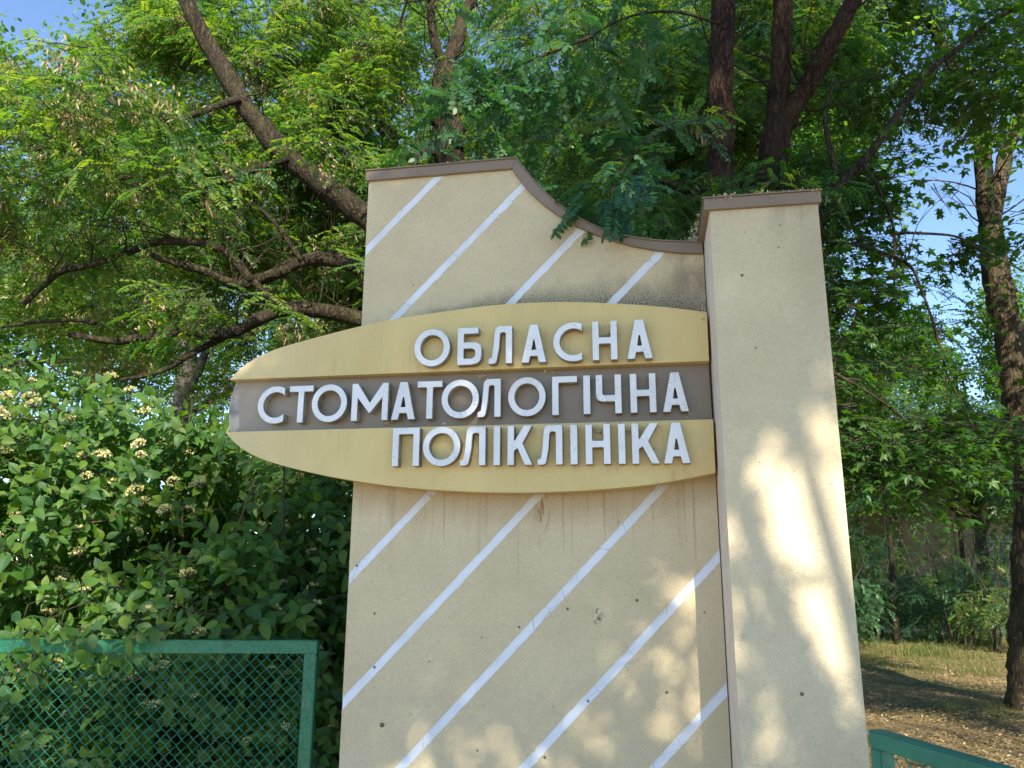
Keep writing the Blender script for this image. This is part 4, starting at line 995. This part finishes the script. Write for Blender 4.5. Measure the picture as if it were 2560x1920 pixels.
# --- trees farther back
def simple_tree(x, y, h, r, label, protos, nb, seed, mat=M_BARKF, lean=0.0, z0=None, rt=0.2, scl=(0.9, 1.5)):
    t = empty('park_tree', (x, y, 0), label, 'tree', 'trees farther back in the park')
    base = Vector((x, y, -0.1)); top = Vector((x+lean, y, h*0.72))
    pts = [base, Vector((x+lean*0.1+random.uniform(-.15,.15), y, h*0.25)), Vector((x+lean*0.5+random.uniform(-.2,.2), y, h*0.5)), top]
    limb('trunk', pts, rt, rt*0.4, mat, t, 10, flare=0.5)
    mb = MB(); sp = spline(pts, 6)
    for i in range(9):
        q = sp[random.randint(len(sp)//3, len(sp)-1)]; d = Vector((random.uniform(-1, 1), random.uniform(-1, 1), random.uniform(.2, 1)))
        w_ = wander(q, d, r*random.uniform(.7, 1.1), 7, 0.2); mb.tube(w_, [rt*0.4*(1-0.85*k/7) for k in range(8)], 6)
        for j in range(3):
            s_ = w_[random.randint(2, 6)]; mb.tube(wander(s_, (w_[-1]-w_[0]).normalized()+rv(0.8), r*0.45, 5, 0.3), [rt*0.15*(1-0.8*k/5) for k in range(6)], 4)
    mb.build('limbs', mat, t)
    zc = h*0.62 if z0 is None else z0; blobs = []; nb = int(nb*1.5)
    for i in range(7):
        a = i*0.9+seed; rr = r*random.uniform(.3, .62)
        blobs.append(((x+lean*0.6+rr*math.cos(a), y+rr*math.sin(a)*0.8, zc+random.uniform(-.34, .42)*h*0.5), (r*random.uniform(.42, .62), r*random.uniform(.42, .6), h*random.uniform(.12, .2)), nb//7))
    crown('crown', blobs, protos, t, seed, 0.55, -0.05, scl=scl)
    return t
far = [(-15, 9, 12, 4.5, P_FAR, 900, 'round-crowned tree at the far left beyond the flowering shrub'),
 (-9.5, 11, 14, 4.6, P_FAR, 420, 'tall tree filling the sky behind the leaning robinia'),
 (-5.2, 13, 15, 4.6, P_FAR, 750, 'tall tree behind the thin forked tree'),
 (-1.2, 14, 16, 4.6, P_FAR, 1500, 'tall pale green tree behind the upright grey trunk'),
 (2.0, 13.5, 15, 3.6, P_FAR+P_FARM, 1200, 'tall tree behind the swooping low end of the wall'),
 (12.6, 17, 10, 3.2, P_FARM+P_FAR, 400, 'broad dark tree behind the pillar and beside the right-hand tree'),
 (13.5, 21, 9.5, 3.2, P_FAR, 500, 'far tree shading the low house from the right'),
 (7.0, 24.6, 10.5, 3.1, P_FAR, 800, 'light green tree by the road in front of the low house'),
 (11.2, 25.5, 10.5, 2.8, P_FAR, 600, 'light green tree by the road near the right edge'),
 (14.2, 23.0, 11.5, 3.2, P_FAR, 800, 'unseen tree past the right edge added to shade the front of the low house'),  # added out of view to shade the house front
 (-19, 20, 15, 6, P_FAR, 900, 'distant tree on the left skyline'),
 (-10, 24, 17, 6, P_FAR, 520, 'distant tree in the middle of the left skyline'),
 (1.0, 24, 17, 6, P_FAR, 1000, 'distant tree directly behind the wall')]
for i, (x, y, h, r, pr, nb, lab) in enumerate(far):
    h = h*1.12 if h > 11 else h
    random.seed(40+i); simple_tree(x, y, h, r, lab, pr, nb, i*1.7, rt=0.15+h*0.008)
tt = ground_at(2252, 1550)
random.seed(77)
tH = empty('park_tree', tt, 'leaning grey trunk by the road, left of the low house windows', 'tree', 'trees farther back in the park')
TH = path([(2252,1555),(2248,1500),(2255,1455),(2240,1400),(2238,1330),(2225,1250),(2205,1180),(2195,1080),(2190,980)], tt.y)
limb('trunk', TH, 0.30, 0.14, M_BARKF, tH, 12, 0.2)
limb('limb', path([(2262,1500),(2278,1535),(2285,1552)], tt.y), 0.12, 0.22, M_BARKF, tH, 8)
crown('crown', [((TH[-1].x, tt.y, 8.2), (2.8, 2.4, 2.0), 420), ((TH[-1].x+0.6, tt.y-0.6, 5.0), (2.2, 1.6, 1.1), 220)], P_FAR+P_FARM, tH, 9, 0.8, -0.05, scl=(0.7, 1.1))

# saplings and understorey on the right
sap = [(2120,1500,18,3.0,0.9),(2185,1530,16,2.2,0.5),(2330,1545,17,3.2,1.3),(2395,1560,15,2.2,0.9),(2450,1540,18,2.8,1.2),(2095,1560,14,1.8,0.7),(2500,1575,14,1.7,0.8),(2140,1500,21,3.8,0.9),(2420,1515,24,3.6,1.6),(2540,1520,22,3.2,1.4)]
slab = ['slender sapling beside the pillar edge','short sapling in front of the leaning grey trunk','two-stemmed sapling right of the leaning grey trunk','low sapling at the near side of the road','sapling in front of the barred window','leafy young tree hugging the pillar at its foot','low twiggy sapling next to the big mossy trunk','tall sapling behind the tree stump','green young tree across the road before the house','young tree across the road near the right edge']
for i, (px_, py_, yy, h, r) in enumerate(sap):
    random.seed(100+i); q = at(px_, py_, yy); q.z = 0
    t = empty('sapling', q, slab[i], 'sapling', 'saplings between the lawn and the low house')
    mb = MB(); tips = []
    for k in range(random.randint(3, 5)):
        w_ = wander(q+Vector((random.uniform(-.25,.25), random.uniform(-.25,.25), 0)), Vector((random.uniform(-.25,.25), random.uniform(-.25,.25), 1)), h, 8, 0.08); mb.tube(w_, [0.03*(1-0.8*j/8) for j in range(9)], 5); tips.append(w_)
    mb.build('stems', M_STEM, t)
    blobs = [((w_[5].x, w_[5].y, w_[5].z), (r*0.75, r*0.7, h*0.24), 8 if i not in (0, 5, 7) else 30) for w_ in tips]+[((w_[3].x, w_[3].y, w_[3].z*0.9), (r*0.6, r*0.6, h*0.18), 2 if i not in (0, 5, 7) else 9) for w_ in tips]
    crown('foliage', blobs, P_ROBD if i % 2 else P_ROB, t, i, 1.0, -0.1, scl=(0.8, 1.3))
random.seed(61)
for i, (x, y, r_, n_) in enumerate(((7.6, 20.8, 1.4, 160), (10.6, 26.6, 1.2, 150), (16.0, 26.4, 1.4, 150), (6.4, 16.5, 1.0, 190))):
    t = empty('bush', (x, y, 0), ['dark thicket at the foot of the leaning grey trunk', 'low bush under the middle of the house wall', 'bush at the right under the house windows', 'dark bush between the pillar edge and the stump'][i], 'bush')
    mb = MB()
    for k in range(9): mb.tube(wander(Vector((x+random.gauss(0, r_*.4), y+random.gauss(0, .3), 0)), Vector((random.uniform(-.3,.3), 0, 1)), 1.6, 6, .12), [0.018*(1-.8*j/6) for j in range(7)], 5)
    mb.build('stems', M_STEM, t)
    crown('foliage', [((x, y, 0.8), (r_, 0.7, 0.9), n_)], P_ROBD+P_DOG, t, 50+i, 1.0, -0.3, scl=(0.8, 1.3))
# dead twiggy bush and stump
q = ground_at(2460, 1615); t = empty('twiggy_bush', q, 'dry twiggy brown bush on the lawn left of the big mossy trunk', 'bush')
random.seed(5); mb = MB()
for k in range(46):
    w_ = wander(q+Vector((random.gauss(0, .16), random.gauss(0, .16), 0)), Vector((random.uniform(-.6,.6), random.uniform(-.6,.6), 1)), random.uniform(.5, 1.15), 6, 0.2); mb.tube(w_, [0.008*(1-0.8*j/6) for j in range(7)], 4)
mb.build('stems', M_STEM, t); crown('foliage', [((q.x, q.y, 0.6), (0.5, 0.45, 0.4), 20)], P_LIN, t, 3, 1, -0.5, scl=(0.5, 0.8))
q = ground_at(2165, 1592); st = MB(); n_ = 18
sp = []
for k, (z, r_) in enumerate(((-0.05, .50), (0.06, .43), (0.22, .39), (0.30, .38))):
    for j in range(n_):
        a = 2*math.pi*j/n_; rr = r_*(1+0.10*noise.noise(Vector((math.cos(a)*2, math.sin(a)*2, k*0.2)))); sp.append((q.x+rr*math.cos(a), q.y+rr*math.sin(a), z+(0.03*noise.noise(Vector((j, k, 0))) if k == 3 else 0)))
fs = [(k*n_+j, k*n_+(j+1) % n_, (k+1)*n_+(j+1) % n_, (k+1)*n_+j) for k in range(3) for j in range(n_)]
stump = empty('tree_stump', (q.x, q.y, 0), 'low sawn tree stump in the grass beside the pillar edge', 'stump')
world_obj('bark', sp, fs, M_BARKR, stump, smooth=True)
world_obj('cut_top', [Vector(p) for p in sp[3*n_:]], [list(range(n_))], m_plain('cut_wood', (0.20,0.14,0.09), (0.11,0.075,0.05), 12, 0.9), stump)

# taller dark trees between the lawn and the road
for i, (x, y, h, lab) in enumerate(((5.4, 15.5, 6.4, 'slim dark young tree rising beside the pillar edge'), (8.3, 19.2, 7.0, 'slim dark young tree right of the leaning grey trunk'), (9.4, 17.4, 6.0, 'slim dark young tree hiding the house window'))):
    random.seed(300+i); t = empty('young_tree', (x, y, 0), lab, 'tree', 'young trees before the road')
    pts = wander(Vector((x, y, -0.05)), Vector((random.uniform(-.1,.1), 0, 1)), h, 8, 0.05)
    limb('trunk', pts, 0.075, 0.02, M_BARK, t, 7)
    mb = MB(); side_branches(mb, pts[3:], 0.012, 12, 1.5); tag(mb.build('twigs', M_BARK, t), kind='stuff')
    crown('crown', [((pts[6].x, y, h*0.72), (1.5, 1.2, 1.5), 230), ((pts[4].x, y, h*0.42), (1.3, 1.0, 0.8), 25)], P_ROBD+P_MAP, t, 70+i, 0.9, -0.05, scl=(0.9, 1.4))
# --- street trees behind the camera: they shade the wall as in the photograph
def shade_tree(x, y, blobs, label, seed, protos):
    t = empty('street_tree', (x, y, 0), label, 'tree', 'street trees shading the wall')
    base = Vector((x, y, -0.1)); limb('trunk', [base, Vector((x+0.1, y, 2.5)), Vector((x-0.1, y+0.1, 5)), Vector((x, y, 8))], 0.26, 0.13, M_BARK, t, 12, flare=0.5)
    mb = MB()
    for c, r_, n_ in blobs: mb.tube(wander(Vector((x, y, 4.2)), Vector(c)-Vector((x, y, 4.2)), (Vector(c)-Vector((x, y, 4.2))).length, 7, 0.06), [0.09*(1-0.8*k/7) for k in range(8)], 7)
    mb.build('limbs', M_BARK, t)
    crown('crown', blobs, protos, t, seed, 0.9, -0.12, scl=(0.9, 1.3)); return t
def on_ray(p, t): return Vector(p) + sun_dir*t
def sb(p, t, r_, n_): c = on_ray(p, t); return ((c.x, c.y, c.z), r_, n_)
shade_tree(4.6, -9.6, [sb((0.5, -.38, 1.65), 6.5, (0.4, 0.6, 0.45), 6), sb((-0.6, 0, 1.0), 6.5, (0.8, 0.5, 0.4), 12), sb((-2.3, 6.2, 6.0), 13.5, (0.8, 1.0, 1.8), 350),
    sb((-0.8, 0, 2.8), 11.5, (0.95, 1.0, 0.85), 400), sb((0.1, 0, 3.7), 12, (1.2, 1.0, 0.7), 460), sb((-1.3, 0, 3.7), 11.5, (0.5, 0.7, 0.5), 170), sb((-0.95, 0, 1.6), 11, (0.8, 0.9, 0.6), 230),
    sb((0.50, -.38, 3.15), 11.5, (0.5, 0.8, 0.5), 210), sb((-0.6, 0, 0.75), 11, (0.9, 0.9, 0.45), 120), sb((0.42, -.38, 0.72), 11, (0.42, 0.7, 0.30), 230), sb((-0.35, 0, 2.1), 11, (0.25, 0.7, 0.35), 90), sb((-2.0, 0, 2.6), 11.5, (0.4, 0.6, 0.35), 80), sb((0.5, 1.6, 4.8), 12.5, (0.8, 0.7, 0.5), 200),
    sb((-2.2, 0.5, 1.4), 11, (0.85, 0.8, 0.8), 420), sb((-2.7, 0, 0.55), 11, (1.2, 0.8, 0.3), 220), sb((1.1, 3.9, 5.6), 13, (1.5, 1.3, 1.9), 760), sb((-0.2, 3.5, 5.4), 13, (1.2, 1.2, 1.1), 300), sb((0.6, 6.5, 7.2), 14, (2.6, 1.6, 1.8), 800), sb((2.9, 4.4, 6.2), 13.5, (1.6, 1.4, 2.0), 800)],
           'street tree behind the viewer whose crown shades the wall', 31, P_LIN)
c6 = on_ray((3.0, 5, 0.3), 13)
shade_tree(7.6, -6.5, [((c6.x, c6.y, c6.z), (2.0, 2.2, 1.3), 150), ((c6.x+2.5, c6.y, c6.z+0.8), (1.8, 1.6, 1.2), 220), ((c6.x+0.5, c6.y+1, c6.z+2.4), (2.0, 1.6, 1.3), 240), sb((4.0, 4.9, 3.0), 13, (1.2, 1.2, 1.6), 360)],
           'street tree behind the viewer whose crown dapples the lawn', 37, P_LIN)

q_ = on_ray((6.3, 16.5, 1.8), 14.5)
shade_tree(q_.x+0.8, q_.y-0.5, [((q_.x, q_.y, q_.z), (2.2, 1.5, 1.6), 520)], 'unseen tree outside the right edge added to shade the saplings', 41, P_LIN)  # added out of view, crown set on the sun's ray to shade the saplings
# ================================================================== flowering shrub
sh = empty('flowering_shrub', (-3.3, 1.4, 0), 'large dogwood shrub with cream flower heads spilling over the green gate', 'shrub')
random.seed(11); mb = MB()
for i in range(46):
    b0 = Vector((random.uniform(-5.4, -1.4), random.uniform(0.7, 2.4), -0.02))
    w_ = wander(b0, Vector((random.uniform(-.25,.25), random.uniform(-.35,.2), 1)), random.uniform(1.8, 2.9), 9, 0.09)
    w_ = [q for q in w_ if q.y > 0.3]
    if len(w_) > 3: mb.tube(w_, [0.016*(1-0.75*j/len(w_)) for j in range(len(w_))], 5)
mb.build('stems', M_STEM, sh)
def keep_shrub(p):
    return not (p.x > WX0-0.10 and -0.2 < p.y < WT+0.15) and p.y > -0.12-0.0*(p.x) and not (p.z < 1.25 and p.y < 0.22 + (p.x+1.6)*0.17)
SB = [((-3.9, 1.35, 1.25), (1.5, 1.15, 1.62), 1500), ((-2.75, 1.45, 1.10), (1.20, 1.05, 1.50), 1300), ((-5.1, 1.2, 1.3), (1.35, 1.2, 1.85), 900), ((-1.75, 1.55, 0.95), (0.85, 0.95, 1.10), 760), ((-3.2, 1.0, 0.75), (1.9, 0.65, 0.75), 520), ((-2.2, 1.1, 1.20), (0.8, 0.8, 0.7), 320)]
crown('foliage', SB, P_DOG+P_DOGF, sh, 12, 1.4, -0.25, droop=(-30, 25), scl=(0.8, 1.25), shell=0.72, keep=keep_shrub, weights=[.21,.21,.21,.21,.06,.05,.05])
# leaves and flower heads one can pick apart
dl = []
for _ in range(10):
    mb = MB(); leaf_ovate(mb, Vector((0.01, 0, 0)), Vector((1, 0, 0)), Z3, random.uniform(.07, .09), random.uniform(.044, .054), random.random(), 0, random.uniform(.1,.35)); mb.tube([Vector((0, 0, 0)), Vector((0.012, 0, 0))], 0.0012, 3, cap=False, mi=1)
    dl.append(mesh_np('leaf', mb.v, mb.f, [M_DOG, M_STEM], mb.mi, mb.r, smooth=True))
fh = []
for _ in range(4):
    mb = MB(); flower_head(mb, Vector((0, 0, 0.02)), 0, 85, 0.034); fh.append(mesh_np('flower_head', mb.v, mb.f, [M_FLOW, M_STEM], mb.mi, mb.r))
random.seed(14); cnt = 0; nf = 0; tws = MB()
cand = []
for px_, py_ in ((25,1640),(70,1690),(20,1760),(95,1600),(150,1575),(230,1590),(265,1640),(330,1600),(390,1580),(470,1560),(545,1565),(640,1560),(55,1560),(180,1630)):
    q = at(px_, py_, 0.0); q = at(px_, py_, gl_r.y + (q.x-gl_r.x)*math.tan(YAW+0.02) - 0.07)
    tws.tube([q+Vector((0, 0.16, 0.12)), q+Vector((0, 0.02, 0.09)), q], [0.003, 0.0025, 0.0015], 4)
    for k in range(5):
        mt = Matrix.Rotation(R(random.gauss(-10, 20)), 3, 'Z') @ Matrix.Rotation(R(random.uniform(35, 80)), 3, 'X') @ Matrix.Rotation(k*1.25+random.gauss(0, .25), 3, 'Z') @ Matrix.Rotation(R(random.uniform(0, 35)), 3, 'Y')
        o = link('leaf', random.choice(dl), sh); o.location = q-sh.location+Vector((random.gauss(0, .012), 0, random.uniform(0, .03))); o.rotation_euler = mt.to_euler(); o.scale = (random.uniform(.8, 1.15),)*3; cnt += 1
while cnt < 296 or nf < 110:
    c, rad, _n = random.choice(SB); u_ = Vector((random.uniform(-1, 1), -random.uniform(.15, 1), random.uniform(-.35, 1))).normalized()
    p = Vector((c[0]+u_.x*rad[0]*1.02, c[1]+u_.y*rad[1]*1.05, c[2]+u_.z*rad[2]*1.02))
    if not keep_shrub(p): continue
    if nf < 110 and (u_.z > 0.15 or random.random() < 0.15) and p.x < -2.2-random.random():
        o = link('flower_head', random.choice(fh), sh); o.location = p+Vector((0, -0.03, 0.05))-sh.location
        o.rotation_euler = (R(random.uniform(5, 50)), R(random.gauss(0, 15)), random.uniform(-.5, .5)); o.scale = (random.uniform(1.1, 1.75),)*3; nf += 1
    if cnt < 296:
        base = p; az0 = random.uniform(0, 6.28)
        tws.tube([p+Vector((-u_.x*0.22, 0.22, -0.12)), p], [0.003, 0.0018], 4)
        for k in range(4):
            a = az0+k*math.pi/2; o = link('leaf', random.choice(dl), sh); o.location = p-sh.location + Vector((0, 0, -0.02*(k // 2)))
            mt = Matrix.Rotation(math.atan2(u_.x, -u_.y)*0.7, 3, 'Z') @ Matrix.Rotation(R(random.uniform(25, 72)), 3, 'X') @ Matrix.Rotation(a+random.gauss(0, .2), 3, 'Z') @ Matrix.Rotation(R(random.uniform(-10, 30)), 3, 'Y')
            o.rotation_euler = mt.to_euler(); o.scale = (random.uniform(.6, 1.3),)*3; cnt += 1
tag(tws.build('twigs', M_STEM, sh), kind='stuff')

# dark shrubbery behind it
und = empty('hedge_shrub', (-2.2, 5.2, 0), 'dark shrubbery in the shade behind the flowering shrub', 'shrub')
mb = MB()
for i in range(20): mb.tube(wander(Vector((random.uniform(-8, 0.8), random.uniform(4.6, 5.8), 0)), Vector((0, 0, 1)), 1.6, 6, .1), 0.015, 4)
mb.build('stems', M_STEM, und)
crown('foliage', [((-7.5, 5.6, 1.5), (2.2, 0.9, 2.1), 700), ((-4.2, 5.6, 1.5), (2.2, 0.9, 2.1), 700), ((-1.2, 5.6, 1.1), (1.8, 0.8, 1.5), 350), ((-2.8, 6.4, 2.4), (1.8, 0.6, 1.3), 380)], P_DOG, und, 15, 1, -0.3, scl=(1.0, 1.5))

# ================================================================== ground cover
pts, rots, scl_ = [], [], []
for i in range(5200):
    x = rng.uniform(1.0, 12.5); y = rng.uniform(0.2, 19)
    if x > 2.0+y*0.62: continue
    g_ = noise.noise(Vector((x*0.55, y*0.5, 2.0)))+0.5*noise.noise(Vector((x*2, y*2, 5)))+ (0.30 if y > 10 else -0.28)
    if g_ < 0.12: continue
    pts.append((x, y, 0.0)); rots.append((0, 0, rng.uniform(0, 6.28))); scl_.append(rng.uniform(.5, 1.35))
for i in range(900): pts.append((rng.uniform(3, 24), rng.uniform(24.7, 28.8), 0)); rots.append((0, 0, rng.uniform(0, 6.28))); scl_.append(rng.uniform(.8, 1.8))
tag(scatter('grass', pts, rots, scl_, rng.integers(0, 3, len(pts)), P_GRASS), 'patchy dry grass growing on the shaded park lawn', 'grass', kind='stuff')
pts, rots, scl_ = [], [], []
for i in range(5200):
    if i < 4300: x = rng.uniform(0.9, 10); y = rng.uniform(-1, 15)
    else: x = rng.uniform(-5, -0.9); y = rng.uniform(0, 6)
    pts.append((x, y, 0.012)); rots.append((0, 0, rng.uniform(0, 6.28))); scl_.append(rng.uniform(.7, 1.3))
tag(scatter('leaf_litter', pts, rots, scl_, rng.integers(0, 3, len(pts)), P_LITTER), 'brown fallen leaves and petals covering the soil under the trees', 'leaf litter', kind='stuff')
# long grass clumps
for i, (px_, py_, s_) in enumerate(((2310,1640,2.2),(2440,1610,1.6))):
    q = ground_at(px_, py_); pts = [(q.x+rng.normal()*0.18*s_, q.y+rng.normal()*0.12*s_, 0) for _ in range(60)]
    o = empty('grass_clump', q, ['long pale grass clump in the sunlit middle of the lawn', 'fresh green grass clump at the foot of the twiggy bush'][i], 'grass')
    scatter('blades', pts, [(0, 0, rng.uniform(0, 6.28)) for _ in pts], rng.uniform(1.3, 2.3, len(pts)), rng.integers(0, 3, len(pts)), P_GRASS, o)['kind'] = 'stuff'

# ================================================================== fallen petals on ledges, snails
random.seed(3)
def debris(parent, name, spots, lab=None):
    mb = MB()
    for (x, y, z, n_, sx, sy, sz) in spots:
        for i in range(n_):
            p = Vector((x+random.gauss(0, sx), y+random.uniform(-sy, sy), z+abs(random.gauss(0, sz)))); s_ = random.uniform(.004, .010)
            leaf_ovate(mb, p, rv(), rv(), s_*1.5, s_, random.random(), 0, 0.5, 0.5) if i % 2 else leaf_simple(mb, p, rv(), rv(), s_*1.6, s_*0.8, random.random())
    o = mb.build(name, M_PETAL, parent); tag(o, lab, 'petals' if parent is None else None, kind='stuff'); return o
zc = zc1+0.007
sp = [(random.uniform(PX0, PX1), PY-0.02, zc, random.randint(1, 5), .012, .006, .004) for _ in range(26)] + [(PX0-0.02, random.uniform(-.35, 0), zc, 5, .006, .02, .004) for _ in range(8)]
sp += [(random.uniform(PX0, PX1), PY-0.026, zc0+random.uniform(0, .05), 3, .008, .001, .004) for _ in range(6)]
debris(None, 'dry_petals', sp, 'dry cream petals caught along the top of the pillar cap')
nest = [(0.30, random.uniform(-.01, .18), co[-1][1]+0.01+random.uniform(0, .08), 26, .022, .02, .02) for _ in range(9)] + [(0.318, -0.012, co[-1][1]+random.uniform(.0, .16), 12, .008, .006, .01) for _ in range(9)]
nest += [(0.22-random.random()*0.1, random.uniform(0, .18), co[-1][1]+0.01, 10, .02, .02, .01) for _ in range(6)]
debris(None, 'dry_petals', nest, 'heap of dry blossom wedged in the corner between wall coping and pillar')
debris(None, 'dry_petals', [(random.uniform(-1.4, -.65), YC-0.004, tl_o[1]+0.008, 1, .01, .004, .003) for _ in range(14)] + [(c_[0], YC-0.004, c_[1]+0.008, 1, .01, .004, .003) for c_ in co[2:-1:2]], 'scattered dry petals along the brown wall coping')
ls = []
for px_, py_, yy, n_ in ((970,1056,YM,26),(960,1062,YM,10),(1198,943,YM,9),(1368,932,YM,3),(1211,949,YM,9),(1290,1085,YB,12),(1500,1080,YB,34),(1486,1070,YB,20),(1525,1062,YB,12),(1560,1090,YB,14),(1572,1080,YB,16),(1600,1078,YB,10),(1640,1120,YB,6),(1335,1145,YB,7),(1328,1168,YB,6),(1215,1083,YB,6),(1160,1110,YB,10),(1515,838,YB,22),(1535,835,YB,12),(1765,795,YB,5),(1212,926,YB,2),(1640,1208,YB,2),(1545,1056,YB,5),(1720,1040,YM,5),(1755,780,YB,6),(1420,1090,YB,4),(1190,1142,YB,4),(1110,1060,YB,3)):
    q = at(px_, py_, yy-0.02); ls.append((q.x, yy-0.016, q.z, n_, .010, .012, .004))
debris(sign, 'petals', ls)
snm = []
for _ in range(2):
    mb = MB(); vs_, fs_ = [], []; nn_ = 12
    for k in range(5):
        a = k/4*math.pi/2
        for j in range(nn_):
            b_ = 2*math.pi*j/nn_; vs_.append(Vector((math.cos(b_)*math.cos(a), -math.sin(a)*0.75, math.sin(b_)*math.cos(a)))*(1+0.07*math.sin(b_+k*1.9)))
    for k in range(4):
        for j in range(nn_): fs_.append((k*nn_+j, k*nn_+(j+1) % nn_, (k+1)*nn_+(j+1) % nn_, (k+1)*nn_+j))
    mb.add(vs_, fs_); snm.append(mesh_np('snail', mb.v, mb.f, [M_SHELL], smooth=True))
snl = [(955,1812,.011,0,'largest snail shell stuck low on the left side of the striped wall'),(936,1534,.006,0,'small snail shell left on the wall between the second and third lower stripes'),
 (892,1414,.006,0,'snail shell on the short stripe near the left wall edge'),(936,1668,.006,0,'snail shell on the white stripe low at the left'),(1592,1501,.007,0,'snail shell on the plain panel right of the middle stripe'),
 (1419,1522,.006,0,'snail shell just above the soot smudge'),(1667,1731,.007,0,'snail shell low on the wall near the pillar shadow'),(1362,1893,.007,0,'snail shell beside the stripe at the bottom edge of the photo'),
 (1298,1568,.006,0,'snail shell left of the soot smudge under the stripe'),(1193,1876,.005,0,'tiny snail shell at the bottom between two stripes'),(2005,1735,.008,PY,'snail shell low on the pillar'),(1855,688,.007,PY,'dark insect-sized shell high on the pillar'),(1470,1753,.005,0,'snail shell on the lower long stripe')]
for i, (px_, py_, s_, yy, lab) in enumerate(snl):
    o = link('snail', snm[i % 2]); q = at(px_, py_, yy); o.location = (q.x, yy, q.z); o.scale = (s_, s_, s_); o.rotation_euler = (0, random.uniform(0, 6), 0)
    tag(o, lab, 'snail', 'snails on the stucco')
print('objects', len(bpy.data.objects))
